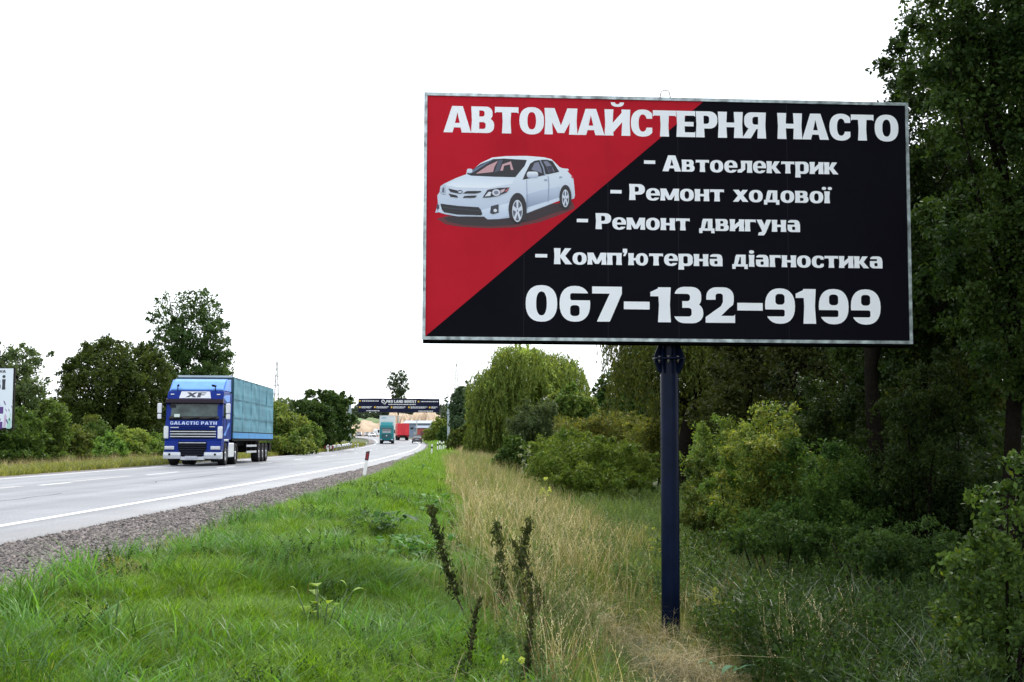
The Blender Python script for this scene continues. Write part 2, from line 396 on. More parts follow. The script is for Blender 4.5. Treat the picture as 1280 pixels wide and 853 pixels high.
GL = {
 'А': G(.94, ('+', Q((-.02, 0), (.28, 1), (.66, 1), (.96, 0), (.63, 0), (.585, .19), (.35, .19), (.30, 0))), ('-', Q((.385, .36), (.555, .36), (.47, .76)))),
 'В': G(.78, ('+', V_(0, .27)), ('+', DR(.1, .47, .73, 1, .22)), ('+', DR(.1, 0, .79, .56, .24)), ('-', DR(.26, .62, .45, .85, .08)), ('-', DR(.26, .15, .49, .41, .09))),
 'Т': G(.82, ('+', Q((-.01, .76), (-.01, 1), (.83, 1), (.83, .76), (.78, .80), (.04, .80))), ('+', V_(.27, .55, 0, .9))),
 'О': G(.88, ('+', SE(.44, .5, .44, .52)), ('-', SE(.44, .5, .155, .33))),
 'М': G(1.12, ('+', V_(.0, .24, 0, 1, .03)), ('+', V_(.88, 1.12, 0, 1, .03)), ('+', Q((-.03, 1), (.33, 1), (.66, .06), (.44, .06))), ('+', Q((1.15, 1), (.79, 1), (.46, .06), (.68, .06)))),
 'И': G(.88, ('+', V_(0, .27)), ('+', V_(.61, .88)), ('+', Q((.2, .02), (.2, .40), (.68, .98), (.68, .60)))),
 'С': G(.76, ('+', SE(.43, .5, .43, .52)), ('-', SE(.43, .5, .15, .33)), ('-', R(.45, .33, 1, .67)), ('-', R(.77, -.1, 1, 1.1))),
 'Е': G(.66, ('+', V_(0, .27)), ('+', Q((.1, 0), (.66, 0), (.66, .22), (.62, .18), (.1, .18))), ('+', R(.1, .41, .60, .58)), ('+', Q((.1, .82), (.62, .82), (.66, .78), (.66, 1), (.1, 1)))),
 'Р': G(.76, ('+', V_(0, .27)), ('+', DR(.1, .34, .76, 1, .28)), ('-', DR(.26, .52, .46, .83, .1))),
 'Н': G(.86, ('+', V_(0, .28)), ('+', V_(.58, .86)), ('+', R(.2, .41, .66, .59))),
 'Я': G(.80, ('+', V_(.53, .80)), ('+', DL(.03, .36, .7, 1, .25)), ('-', DL(.33, .53, .54, .83, .09)), ('+', Q((-.05, 0), (.27, 0), (.52, .44), (.22, .44)))),
 'К': G(.84, ('+', V_(0, .28)), ('+', Q((.2, .40), (.52, 1), (.83, 1), (.46, .40))), ('+', Q((.2, .58), (.48, .60), (.88, 0), (.54, 0)))),
 'а': G(.66, ('+', RR(.02, 0, .64, X_ + .01, .20)), ('+', R(.40, 0, .66, .5)), ('-', R(-.1, .46, .38, .59)), ('-', RR(.25, .13, .41, .34, .06)), ('-', R(-.1, .58, .04, .62))),
 'в': G(.66, ('+', V_(0, .24, 0, X_)), ('+', DR(.1, .34, .61, X_, .16)), ('+', DR(.1, 0, .66, .43, .18)), ('-', DR(.23, .46, .38, .63, .06)), ('-', DR(.23, .12, .41, .31, .07))),
 'т': G(.68, ('+', Q((-.01, .54), (-.01, X_), (.69, X_), (.69, .54), (.65, .59), (.03, .59))), ('+', V_(.22, .46, 0, .68))),
 'о': G(.68, ('+', SE(.34, .37, .35, .39)), ('-', SE(.34, .37, .115, .24))),
 'е': G(.66, ('+', SE(.34, .37, .35, .39)), ('-', SE(.34, .37, .12, .26)), ('+', R(.1, .30, .6, .43)), ('-', R(.44, .17, .8, .30))),
 'л': G(.72, ('+', V_(.48, .72, 0, X_)), ('+', R(.14, .59, .6, X_)), ('+', Q((-.04, 0), (.17, 0), (.37, .2), (.37, X_), (.15, X_), (.15, .25), (-.04, .17)))),
 'к': G(.70, ('+', V_(0, .24, 0, X_)), ('+', Q((.18, .28), (.40, X_), (.68, X_), (.40, .28))), ('+', Q((.18, .44), (.42, .46), (.74, 0), (.46, 0)))),
 'р': G(.70, ('+', V_(0, .24, -.24, X_)), ('+', RR(.1, -.01, .70, .76, .25, corners='ab')), ('-', RR(.23, .14, .45, .61, .09))),
 'и': G(.70, ('+', V_(0, .23, 0, X_)), ('+', V_(.47, .70, 0, X_)), ('+', Q((.16, .02), (.16, .32), (.54, .73), (.54, .43)))),
 'м': G(.90, ('+', V_(0, .20, 0, X_)), ('+', V_(.70, .90, 0, X_)), ('+', Q((-.02, X_), (.27, X_), (.54, .05), (.36, .05))), ('+', Q((.92, X_), (.63, X_), (.36, .05), (.54, .05)))),
 'н': G(.70, ('+', V_(0, .24, 0, X_)), ('+', V_(.46, .70, 0, X_)), ('+', R(.2, .30, .5, .45))),
 'х': G(.72, ('+', Q((-.02, X_), (.27, X_), (.75, 0), (.46, 0))), ('+', Q((.73, X_), (.46, X_), (-.03, 0), (.24, 0)))),
 'д': G(.78, ('+', R(.0, 0, .78, .15)), ('+', R(0, -.15, .17, .1)), ('+', R(.61, -.15, .78, .1)), ('+', R(.44, .05, .68, X_)), ('+', R(.2, .60, .6, X_)), ('+', Q((.08, .1), (.27, .1), (.40, .68), (.17, .68)))),
 'і': G(.26, ('+', V_(0.01, .25, 0, X_)), ('+', SE(.13, .93, .13, .11, 12))),
 'ї': G(.26, ('+', V_(0.01, .25, 0, X_)), ('+', SE(-.02, .93, .11, .10, 12)), ('+', SE(.28, .93, .11, .10, 12))),
 'г': G(.54, ('+', V_(0, .24, 0, X_)), ('+', Q((.1, .59), (.50, .59), (.54, .53), (.54, X_), (.1, X_)))),
 'у': G(.70, ('+', Q((-.03, X_), (.24, X_), (.46, .16), (.30, -.03), (.26, .02))), ('+', Q((.73, X_), (.48, X_), (.22, -.03), (.08, -.06), (.04, -.24), (.34, -.24), (.44, -.08)))),
 'п': G(.70, ('+', V_(0, .24, 0, X_)), ('+', V_(.46, .70, 0, X_)), ('+', R(.1, .59, .6, X_))),
 'ю': G(.96, ('+', V_(0, .24, 0, X_)), ('+', R(.2, .30, .42, .45)), ('+', SE(.66, .37, .31, .39)), ('-', SE(.66, .37, .10, .24))),
 'с': G(.58, ('+', SE(.34, .37, .35, .39)), ('-', SE(.34, .37, .12, .24)), ('-', R(.36, .25, 1, .50)), ('-', R(.60, -.1, 1, 1.1))),
 'ь': G(.66, ('+', V_(0, .24, 0, X_)), ('+', DR(.1, 0, .66, .46, .2)), ('-', DR(.23, .13, .41, .33, .07))),
 "'": G(.22, ('+', Q((.0, .78), (.0, 1.02), (.22, 1.02), (.22, .80), (.12, .56), (.02, .56), (.08, .78)))),
 '-': G(.66, ('+', R(0, .36, .66, .58))),
 '0': G(.80, ('+', SE(.40, .5, .40, .52)), ('-', SE(.40, .5, .135, .34))),
 '6': G(.78, *six()),
 '9': G(.78, *[(s, flip(p, .78)) for s, p in six()]),
 '7': G(.74, ('+', Q((-.01, .80), (-.01, 1), (.75, 1), (.75, .80), (.44, 0), (.11, 0), (.44, .80)))),
 '1': G(.50, ('+', V_(.18, .46)), ('+', Q((-.04, .74), (-.04, .86), (.22, 1), (.3, 1), (.3, .74)))),
 '2': G(.76, ('+', RR(.02, .36, .73, 1.02, .26)), ('-', R(-.2, .2, .43, .66)), ('-', RR(.26, .45, .45, .84, .07)), ('-', R(.40, .2, .8, .5)), ('+', Q((.0, .0), (.76, .0), (.76, .24), (.72, .20), (.40, .20), (.60, .42), (.69, .50), (.72, .60), (.45, .60), (.40, .48), (.0, .16)))),
 '3': G(.76, ('+', RR(.02, .43, .71, 1.02, .24)), ('+', RR(.0, -.02, .76, .57, .27)), ('-', RR(-.3, .61, .42, .82, .08)), ('-', RR(-.3, .17, .46, .42, .08)), ('-', R(-.3, .32, .22, .72))),
 'G': G(.84, ('+', SE(.43, .5, .43, .52)), ('-', SE(.43, .5, .17, .35)), ('-', R(.45, .42, 1, .70)), ('+', R(.46, .36, .86, .50)), ('+', R(.62, .04, .86, .46))),
 'L': G(.62, ('+', V_(0, .25)), ('+', R(.1, 0, .62, .18))),
 'I': G(.30, ('+', V_(.02, .28))),
 'X': G(.92, ('+', Q((-.02, 1), (.30, 1), (.94, 0), (.62, 0))), ('+', Q((.94, 1), (.64, 1), (-.03, 0), (.27, 0)))),
 'F': G(.66, ('+', V_(0, .27)), ('+', R(.1, .82, .68, 1)), ('+', R(.1, .42, .6, .60))),
 'D': G(.80, ('+', V_(0, .25)), ('+', DR(.1, 0, .8, 1, .34)), ('-', DR(.25, .17, .54, .83, .18))),
 'N': G(.84, ('+', V_(0, .25)), ('+', V_(.59, .84)), ('+', Q((.0, 1), (.26, 1), (.84, 0), (.58, 0)))),
 'V': G(.84, ('+', Q((-.02, 1), (.28, 1), (.42, .35), (.56, 1), (.86, 1), (.57, 0), (.27, 0)))),
 'S': G(.72, ('+', RR(.0, .40, .70, 1.02, .22)), ('+', RR(.02, -.02, .72, .60, .22)), ('-', R(.28, .60, .9, .70)), ('-', RR(.28, .60, .9, .82, .05)), ('-', RR(-.3, .18, .44, .40, .05))),
 'R': G(.80, ('+', V_(0, .26)), ('+', DR(.1, .38, .76, 1, .26)), ('-', DR(.26, .55, .46, .83, .1)), ('+', Q((.26, .42), (.56, .42), (.84, 0), (.54, 0)))),
}
GL['Й'] = G(.88, *GL['И'][1], ('+', SE(.44, 1.27, .24, .17)), ('-', SE(.44, 1.33, .10, .13)), ('-', R(0, 1.27, 1, 1.6)))
for a_, b_ in (('A', 'А'), ('T', 'Т'), ('C', 'С'), ('P', 'Р'), ('H', 'Н'), ('O', 'О'), ('E', 'Е')): GL[a_] = GL[b_]
_gc = {}
def shape_tris(ops):
    """ordered union / difference of polygons -> 2d triangles"""
    vs, fs = [], []
    ops = [(s, p if sum(p[i - 1][0] * p[i][1] - p[i][0] * p[i - 1][1] for i in range(len(p))) > 0 else p[::-1]) for s, p in ops]
    for s, p in ops:
        i = len(vs); vs += [Vector(q) for q in p]; fs.append(list(range(i, i + len(p))))
    ov, oe, of, _, _, orf = delaunay_2d_cdt(vs, [], fs, 1, 1e-5)
    tr = []
    for f, src in zip(of, orf):
        ins = False
        for k, (s, p) in enumerate(ops):
            if k in src: ins = (s == '+')
        if ins: tr.append(list(f))
    return [tuple(v) for v in ov], tr
def glyph(ch):
    if ch not in _gc: _gc[ch] = shape_tris(GL[ch][1])
    return _gc[ch]
def text_layout(txt, gap=0.07, space=0.42):
    x = 0; V = []; T = []
    for ch in txt:
        if ch == ' ': x += space; continue
        v, t = glyph(ch); b = len(V)
        V += [(x + p[0], p[1]) for p in v]; T += [[b + i for i in f] for f in t]
        x += GL[ch][0] + gap
    return V, T, x - gap
def text_mesh(name, txt, fn, m, parent, gap=0.07, space=0.42, name1='letter'):
    """fn(u, v): u in 0..1 over the line's width, v in cap heights -> local 3d point; one object per character"""
    W = text_layout(txt, gap, space)[2]; x = 0
    for ch in txt:
        if ch == ' ': x += space; continue
        v, t = glyph(ch)
        me = bpy.data.meshes.new(name1); me.from_pydata([fn((x + p[0]) / W, p[1]) for p in v], [], t); me.update()
        link(name1, me, m, parent); x += GL[ch][0] + gap
def shape_mesh(name, polys, fn, m, parent, cols=None):
    """list of (ops) each drawn as flat print; fn(x, y, layer)"""
    VV, TT, CC = [], [], []
    for k, (ops, c) in enumerate(polys):
        v, t = shape_tris(ops); b = len(VV)
        VV += [fn(p[0], p[1], k) for p in v]; TT += [[b + i for i in f] for f in t]
        for p in v: CC.append(c(p[0], p[1]) if callable(c) else c)
    me = bpy.data.meshes.new(name); me.from_pydata(VV, [], TT); me.update()
    a = me.attributes.new('Col', 'FLOAT_COLOR', 'POINT')
    cc = np.ones((len(VV), 4), np.float32); cc[:, :3] = CC; a.data.foreach_set('color', cc.ravel())
    return link(name, me, m, parent)
def srgb(r, g, b):
    f = lambda v: (v / 255 / 12.92) if v / 255 <= 0.04045 else ((v / 255 + 0.055) / 1.055) ** 2.4
    return (f(r), f(g), f(b))
m_, t_, p_ = new_mat('print_ink'); a_ = t_.nodes.new('ShaderNodeAttribute'); a_.attribute_name = 'Col'
t_.links.new(a_.outputs['Color'], p_.inputs['Base Color']); p_.inputs['Roughness'].default_value = 0.45
INK = m_

# ------------------------------------------------------------------ the big billboard
BW, BH, BYAW = 6.2928, 3.1539, 0.0675
BC = Vector((2.0115, 16.4, CAMZ + 2.8489)); BE = Vector((math.cos(BYAW), math.sin(BYAW), 0)); BN = Vector((math.sin(BYAW), -math.cos(BYAW), 0))
POLE = Vector((2.035, 16.72, 0)); POLE.z = gz(POLE.x, POLE.y)
board = empty('billboard', POLE)
tag(board, 'large red and black billboard with a white car and phone number on a navy pole', 'billboard')
def bp(u, v, n=0.0):       # metres from the board's centre -> local to the root
    return BC + BE * u + Vector((0, 0, v)) + BN * n - POLE
def to_uv(px, py):         # photo pixel -> board metres
    r = ray(px, py); o = Vector((0, 0, CAMZ)); k = (BC - o).dot(BN) / r.dot(BN)
    d = o + r * k - BC
    return d.dot(BE), d.z
VBLACK = mat('vinyl_black', (0.0055, 0.0052, 0.0095), rough=0.5, spec=0.03, noise=0.12, nscale=1.2, bump=0.10, bscale=2.5)
VRED = mat('vinyl_red', (0.47, 0.012, 0.026), rough=0.5, spec=0.06, noise=0.10, nscale=1.5, bump=0.10, bscale=2.5)
VWHITE = mat('vinyl_white', (0.86, 0.895, 0.96), rough=0.5, noise=0.04, nscale=2)
GALV = mat('galvanised_steel', (0.36, 0.42, 0.44), rough=0.42, metal=0.5, noise=0.6, nscale=9, bump=0.2, bscale=12)
NAVY = mat('navy_paint', (0.0042, 0.0085, 0.026), rough=0.24, spec=0.09, noise=0.25, nscale=3, bump=0.08, bscale=30)
RUST = mat('bolt_steel', (0.30, 0.28, 0.26), rough=0.6, metal=0.4, noise=0.4, nscale=40)
hw, hh = BW / 2, BH / 2; fr = 0.040
# vinyl split in five printed strips with overlapping seams
diag0 = to_uv(532.5, 420.6); diag1 = to_uv(880, 126.5)
u0, u1, v0, v1 = -hw + fr, hw - fr, -hh + fr, hh - fr
kd = (diag1[1] - v0) / (diag1[0] - u0); dtop = u0 + (v1 - v0) / kd
seams = [u0] + [to_uv(x, 300)[0] for x in (655, 760, 848, 985)] + [u1]
for i in range(5):
    a, b = seams[i], seams[i + 1]; n = 0.0008 * (i % 2)
    mb = MB(); mb.poly([(a, v0), (b, v0), (b, v1), (a, v1)], lambda x, y: bp(x, y, n)); mb.build('vinyl_strip', VBLACK, board)
    if a < dtop:
        ya = v0 + (a - u0) * kd; yb = v0 + (b - u0) * kd
        pts = [(a, ya), (b, yb), (b, v1), (a, v1)] if b <= dtop else [(a, ya), (dtop, v1), (a, v1)]
        mb = MB(); mb.poly(pts, lambda x, y: bp(x, y, n + 0.0012)); mb.build('red_field', VRED, board)
for x_ in seams[1:-1]:
    for (ya, yb, m_) in ((v0, min(v1, v0 + (x_ - u0) * kd), mat('seam_black', (.014, .014, .022), rough=.5, spec=.1)), (v0 + (x_ - u0) * kd, v1, mat('seam_red', (.38, .012, .024), rough=.5, spec=.1))):
        if yb > ya: mb = MB(); mb.poly([(x_ - .004, ya), (x_ + .004, ya), (x_ + .004, yb), (x_ - .004, yb)], lambda x, y: bp(x, y, .0024)); mb.build('vinyl_seam', m_, board)
mb = MB(); mb.box((0, 0, 0), (1, 1, 1))
for vtx in mb.bm.verts:
    vtx.co = bp(vtx.co.x * (BW - 0.04), vtx.co.z * (BH - 0.04), -0.155 + vtx.co.y * 0.26)
mb.build('backing_box', mat('backing_dark', (0.02, 0.02, 0.022), rough=0.7), board)
def bbar(name, m, ua, ub, va, vb, na, nb, bev=0.004):
    mb = MB(); mb.box((0, 0, 0), (1, 1, 1))
    for vtx in mb.bm.verts:
        vtx.co = bp(ua + (vtx.co.x + .5) * (ub - ua), va + (vtx.co.z + .5) * (vb - va), na + (vtx.co.y + .5) * (nb - na))
    return mb.build(name, m, board)
bbar('frame_rail', GALV, -hw, hw, hh - fr, hh, -0.02, 0.016)
bbar('frame_rail', GALV, -hw, hw, -hh, -hh + fr, -0.02, 0.016)
bbar('frame_rail', GALV, -hw, -hw + fr, -hh + fr, hh - fr, -0.02, 0.014)
bbar('frame_rail', GALV, hw - fr, hw, -hh + fr, hh - fr, -0.02, 0.014)
bbar('lower_beam', mat('beam_black', (0.005, 0.005, 0.006), rough=0.8, spec=0.0), -hw + 0.01, hw - 0.01, -hh - 0.026, -hh, -0.30, -0.01)
mb = MB(); ux = to_uv(832, 118)[0]
mb.tube([bp(ux - .07, hh - .01, -.05), bp(ux - .05, hh + .085, -.05), bp(ux - .02, hh + .11, -.05), bp(ux + .03, hh + .11, -.05), bp(ux + .06, hh + .08, -.05), bp(ux + .075, hh - .01, -.05)], 0.007, 6)
mb.build('lifting_loop', RUST, board)
# pole
pr = 0.118; ftop = at(837, 449, POLE.y).z - POLE.z
und = (BC.z - hh) - POLE.z
mb = MB(); mb.lathe((0, 0, 0), (0, 0, 1), [(-0.3, pr), (ftop - .02, pr)], 40); mb.build('lower_pole', NAVY, board)
mb = MB(); mb.lathe((0, 0, 0), (0, 0, 1), [(ftop + .02, 0.108), (ftop + 2.8, 0.108)], 40)
mb.build('upper_pole', NAVY, board)
mb = MB(); mb.lathe((0, 0, ftop), (0, 0, 1), [(-.012, .0), (-.012, .212), (.000, .212)], 40); mb.build('flange', NAVY, board)
mb = MB(); mb.lathe((0, 0, ftop), (0, 0, 1), [(.002, .212), (.014, .212), (.014, .0)], 40); mb.build('flange', NAVY, board)
for k in range(8):
    a = 2 * math.pi * (k + 0.25) / 8; d = Vector((math.cos(a), math.sin(a), 0)); q = Vector((-d.y, d.x, 0)) * .005
    for sgn in (1, -1):
        mb = MB(); z0 = ftop + (.014 if sgn > 0 else -.012)
        P = [d * .104 + Vector((0, 0, z0)), d * .205 + Vector((0, 0, z0)), d * .205 + Vector((0, 0, z0 + sgn * .03)), d * .150 + Vector((0, 0, z0 + sgn * .16)), d * .104 + Vector((0, 0, z0 + sgn * .19))]
        mb.face([p + q for p in P]); mb.face([p - q for p in P][::-1])
        for i in range(5): mb.face([P[i] + q, P[i] - q, P[(i + 1) % 5] - q, P[(i + 1) % 5] + q])
        mb.build('gusset', NAVY, board)
    a += math.pi / 8; d = Vector((math.cos(a), math.sin(a), 0)) * .165
    mb = MB(); mb.lathe((d.x, d.y, ftop - .055), (0, 0, 1), [(0, 0), (0, .009), (.02, .009), (.02, .016), (.04, .016), (.04, .009), (.072, .009), (.072, .017), (.088, .017), (.088, 0)], 6)
    mb.build('bolt', RUST, board)
# copy
def board_line(txt, xl, xr_, yb_l, cap, n=0.003, gap=0.07, space=.42, name='lettering'):
    """xl/xr_: left and right pixel, yb_l: baseline pixel at the left end, cap: cap height there in px"""
    ua, vb = to_uv(xl, yb_l); _, vt = to_uv(xl, yb_l - cap); ub, _ = to_uv(xr_, yb_l + 3)
    text_mesh(name, txt, lambda u, v: bp(ua + (ub - ua) * u, vb + (vt - vb) * v, n), VWHITE, board, gap, space)
board_line('АВТОМАЙСТЕРНЯ НАСТО', 555, 1123, 165.5, 33, gap=.045, space=.42)
board_line('-', 805, 819, 212, 19.5); board_line('Автоелектрик', 828.5, 1047, 214.3, 20)
board_line('-', 763, 777, 249, 19.5); board_line('Ремонт ходової', 787, 1037, 250.2, 20)
board_line('-', 721, 735, 285, 19.5); board_line('Ремонт двигуна', 745, 1000, 286.6, 20)
board_line('-', 669, 684, 329, 19.5); board_line("Комп'ютерна діагностика", 693, 1103, 330.4, 20)
board_line('067-132-9199', 657, 1101, 401.3, 44, gap=.06)
# printed car, traced in the coordinates of an enlarged crop (1280x698 over 220x120 px)
WB = srgb(222, 232, 245)
def tone(y0, y1, a, b):
    def f(x, y):
        t = min(1, max(0, (y - y0) / (y1 - y0))); return tuple(a[i] * (1 - t) + b[i] * t for i in range(3))
    return f
DK = srgb(26, 27, 38); body_hi = srgb(228, 238, 250); body_lo = srgb(150, 165, 195)
def E_(cx, cy, rx, ry, n=28): return [(cx + rx * math.cos(2 * math.pi * k / n), cy + ry * math.sin(2 * math.pi * k / n)) for k in range(n)]
def arcs(cx, cy, rx, ry, a0, a1, n=14): return [(cx + rx * math.cos(math.radians(a0 + (a1 - a0) * k / n)), cy + ry * math.sin(math.radians(a0 + (a1 - a0) * k / n))) for k in range(n + 1)]
CARP = [
 ([('+', Q((150, 545), (240, 520), (500, 470), (1140, 425), (1155, 470), (1080, 505), (900, 570), (720, 608), (520, 615), (330, 605), (215, 585)))], srgb(95, 22, 34)),
 ([('+', Q((200, 540), (500, 480), (1100, 430), (1120, 470), (1000, 505), (860, 555), (700, 592), (520, 600), (350, 592), (240, 568)))], srgb(38, 22, 32)),
 # body
 ([('+', Q((140, 503), (150, 465), (160, 450), (155, 375), (172, 350), (178, 308), (205, 290), (290, 250), (365, 222), (372, 190), (400, 182), (412, 190), (470, 140), (555, 100), (650, 90), (800, 88), (930, 98), (985, 112), (1045, 170), (1065, 178), (1105, 182), (1113, 192), (1100, 198), (1122, 222), (1142, 240), (1150, 300), (1156, 375), (1150, 398), (1125, 405), (1120, 395), (1050, 432), (1048, 412), (800, 508), (680, 538), (600, 548), (520, 550), (495, 530), (300, 528), (210, 512), (165, 498)))], tone(90, 540, body_hi, srgb(178, 192, 218))),
 # side shade
 ([('+', Q((800, 370), (900, 340), (1045, 310), (1050, 380), (1045, 405), (800, 485)))], tone(330, 480, srgb(190, 205, 228), srgb(120, 135, 168))),
 ([('+', Q((805, 465), (1045, 390), (1048, 412), (805, 500)))], srgb(205, 218, 238)),
 ([('+', Q((160, 455), (480, 480), (680, 430), (690, 520), (600, 545), (520, 548), (495, 528), (300, 526), (165, 497)))], tone(455, 545, srgb(215, 228, 246), srgb(185, 200, 226))),
 ([('+', Q((215, 300), (380, 228), (720, 245), (700, 290), (520, 322), (300, 318)))], tone(228, 320, srgb(206, 220, 240), srgb(232, 240, 252))),
 # glass
 ([('+', Q((368, 218), (400, 195), (470, 148), (560, 112), (640, 108), (806, 118), (790, 160), (722, 243), (560, 240), (400, 232)))], DK),
 ([('+', Q((435, 218), (520, 160), (595, 124), (570, 170), (560, 205), (500, 212)))], srgb(196, 150, 158)),
 ([('+', Q((570, 210), (600, 120), (632, 116), (606, 196)))], srgb(72, 78, 98)),
 ([('+', Q((612, 196), (628, 150), (690, 128), (708, 190), (690, 190), (682, 150), (640, 160), (632, 196)))], srgb(200, 158, 166)),
 ([('+', Q((376, 214), (400, 196), (552, 114), (560, 116), (420, 206), (390, 220)))], srgb(96, 112, 140)),
 ([('+', Q((775, 262), (790, 225), (830, 145), (862, 124), (898, 118), (925, 170), (938, 228), (880, 240)))], DK),
 ([('+', Q((905, 117), (950, 116), (992, 126), (1042, 204), (960, 222), (942, 222), (930, 170)))], DK),
 ([('+', Q((838, 190), (862, 140), (890, 132), (910, 180), (916, 215), (880, 200)))], srgb(120, 124, 146)),
 ([('+', Q((925, 130), (952, 124), (980, 150), (1008, 202), (965, 210), (945, 160)))], srgb(118, 122, 142)),
 ([('+', Q((948, 165), (985, 160), (1000, 204), (968, 210)))], srgb(52, 54, 72)),
 ([('+', Q((896, 118), (905, 118), (930, 170), (942, 230), (934, 232), (922, 175)))], srgb(140, 152, 176)),
 # mirrors
 ([('+', RR(806, 203, 888, 248, 18))], tone(203, 248, srgb(235, 242, 252), srgb(165, 178, 204))),
 ([('+', RR(370, 182, 410, 212, 12))], srgb(205, 216, 236)),
 # doors
 ([('+', Q((802, 262), (806, 262), (812, 470), (808, 470)))], srgb(140, 154, 184)),
 ([('+', Q((958, 235), (962, 235), (968, 300), (962, 425), (958, 425), (963, 300)))], srgb(130, 144, 174)),
 ([('+', RR(930, 258, 955, 270, 6))], srgb(150, 162, 188)), ([('+', RR(1040, 238, 1062, 248, 5))], srgb(150, 162, 188)),
 ([('+', Q((1130, 228), (1142, 240), (1146, 252), (1130, 250)))], srgb(190, 60, 75)),
 # grille and intake
 ([('+', Q((234, 325), (300, 340), (308, 362), (250, 350)))], DK), ([('+', Q((340, 362), (370, 344), (475, 344), (470, 354), (430, 362)))], DK),
 ([('+', Q((236, 362), (296, 376), (306, 392), (252, 386)))], DK), ([('+', Q((340, 394), (352, 380), (442, 376), (430, 392)))], DK),
 ([('+', E_(320, 350, 19, 14)), ('-', E_(320, 350, 14, 9))], srgb(60, 66, 84)),
 ([('+', Q((178, 436), (300, 452), (455, 462), (472, 480), (482, 512), (470, 520), (300, 514), (205, 498), (188, 480)))], srgb(24, 26, 34)),
 ([('+', Q((196, 462), (470, 488), (472, 492), (198, 466)))], srgb(60, 64, 78)),
 ([('+', Q((545, 455), (600, 440), (600, 500), (560, 512), (538, 505)))], srgb(48, 52, 66)), ([('+', E_(576, 486, 13, 12))], srgb(210, 215, 228)),
 ([('+', Q((150, 440), (166, 444), (170, 470), (152, 480)))], srgb(60, 62, 80)),
 # headlights
 ([('+', Q((484, 392), (520, 335), (600, 322), (682, 318), (660, 352), (600, 378), (530, 390)))], srgb(34, 36, 50)),
 ([('+', E_(583, 356, 30, 24))], srgb(205, 212, 226)), ([('+', E_(583, 356, 17, 14))], srgb(120, 126, 146)),
 ([('+', Q((500, 384), (528, 350), (548, 352), (540, 380)))], srgb(214, 222, 236)), ([('+', Q((612, 340), (648, 326), (640, 346), (620, 360)))], srgb(200, 175, 185)),
 ([('+', Q((645, 345), (672, 322), (676, 326), (656, 350)))], srgb(190, 90, 100)),
 ([('+', Q((172, 350), (178, 310), (205, 292), (214, 305), (212, 368), (190, 362)))], srgb(186, 198, 218)), ([('+', Q((188, 354), (192, 322), (206, 316), (206, 358)))], srgb(92, 98, 118)),
 # wheels
 ([('+', arcs(738, 480, 66, 122, 180, 360) + [(800, 560), (680, 545)])], srgb(30, 30, 40)),
 ([('+', E_(738, 488, 50, 92))], srgb(20, 20, 27)), ([('+', E_(737, 489, 38, 80))], srgb(208, 216, 230)), ([('+', E_(737, 489, 33, 72))], srgb(88, 94, 112)),
 ([('+', arcs(1086, 390, 44, 90, 180, 360) + [(1128, 440), (1046, 455)])], srgb(30, 30, 40)),
 ([('+', E_(1086, 398, 34, 80))], srgb(20, 20, 27)), ([('+', E_(1086, 398, 25, 64))], srgb(208, 216, 230)), ([('+', E_(1086, 398, 21, 56))], srgb(92, 98, 116)),
]
for cx, cy, rx, ry in ((737, 489, 35, 76), (1086, 398, 23, 60)):
    for k in range(5):
        a = math.radians(-90 + 72 * k); b0, b1 = a - .22, a + .22
        CARP.append(([('+', Q((cx + rx * .18 * math.cos(a - 1), cy + ry * .18 * math.sin(a - 1)), (cx + rx * math.cos(b0), cy + ry * math.sin(b0)), (cx + rx * math.cos(b1), cy + ry * math.sin(b1)), (cx + rx * .18 * math.cos(a + 1), cy + ry * .18 * math.sin(a + 1))))], srgb(206, 214, 230)))
def carfn(x, y, k):
    u, v = to_uv(520 + x / 5.818, 180 + y / 5.818)
    return bp(u, v, 0.0022 + 0.00025 * k)
CARP = [([(s, p) for s, p in ops], c) for ops, c in CARP]
shape_mesh('printed_car', CARP, carfn, INK, board)

# ------------------------------------------------------------------ vehicles
BLUE = mat('truck_blue', (0.005, 0.024, 0.21), rough=0.3, spec=.10, coat=0.03, noise=0.08, nscale=3)
LBLUE = mat('truck_light_blue', (0.14, 0.31, 0.75), rough=0.3, spec=.12, coat=0.03, noise=0.08, nscale=3)
TEAL = mat('truck_teal', (0.015, 0.16, 0.18), rough=0.3, spec=.12, coat=0.03, noise=0.08, nscale=3)
TWHITE = mat('truck_white', (0.62, 0.65, 0.70), rough=0.35, coat=0.3, noise=0.06, nscale=5)
SILVER = mat('silver_trim', (0.50, 0.53, 0.58), rough=0.35, metal=0.3, noise=0.08, nscale=6)
BLACKP = mat('black_plastic', (0.006, 0.007, 0.010), spec=.05, rough=0.6, noise=0.2, nscale=10)
DARKM = mat('chassis_dark', (0.012, 0.012, 0.013), spec=.1, rough=0.8, noise=0.3, nscale=6)
RUBBER = mat('tyre_rubber', (0.014, 0.014, 0.015), spec=.15, rough=0.85, noise=0.3, nscale=20)
RIM = mat('rim_steel', (0.34, 0.35, 0.37), rough=0.4, metal=0.6, noise=0.3, nscale=12)
LENS = mat('headlight_lens', (0.55, 0.58, 0.62), rough=0.12, metal=0.4, coat=1.0)
TAIL = mat('tail_lens', (0.32, 0.01, 0.01), rough=0.2, coat=0.8)
VISOR = mat('visor_tint', (0.014, 0.008, 0.016), rough=0.25, spec=.15)
PLATE = mat('plate', (0.45, 0.48, 0.55), rough=0.5, noise=0.35, nscale=30)
def glass_mat(name, col, rough=0.06):
    return mat(name, col, rough=rough, spec=0.9, coat=1.0)
WIND = mat('windscreen_glass', (0.05, 0.075, 0.075), rough=0.08, spec=0.35, noise=0.7, nscale=1.6)
DGLASS = glass_mat('dark_glass', (0.02, 0.024, 0.028))

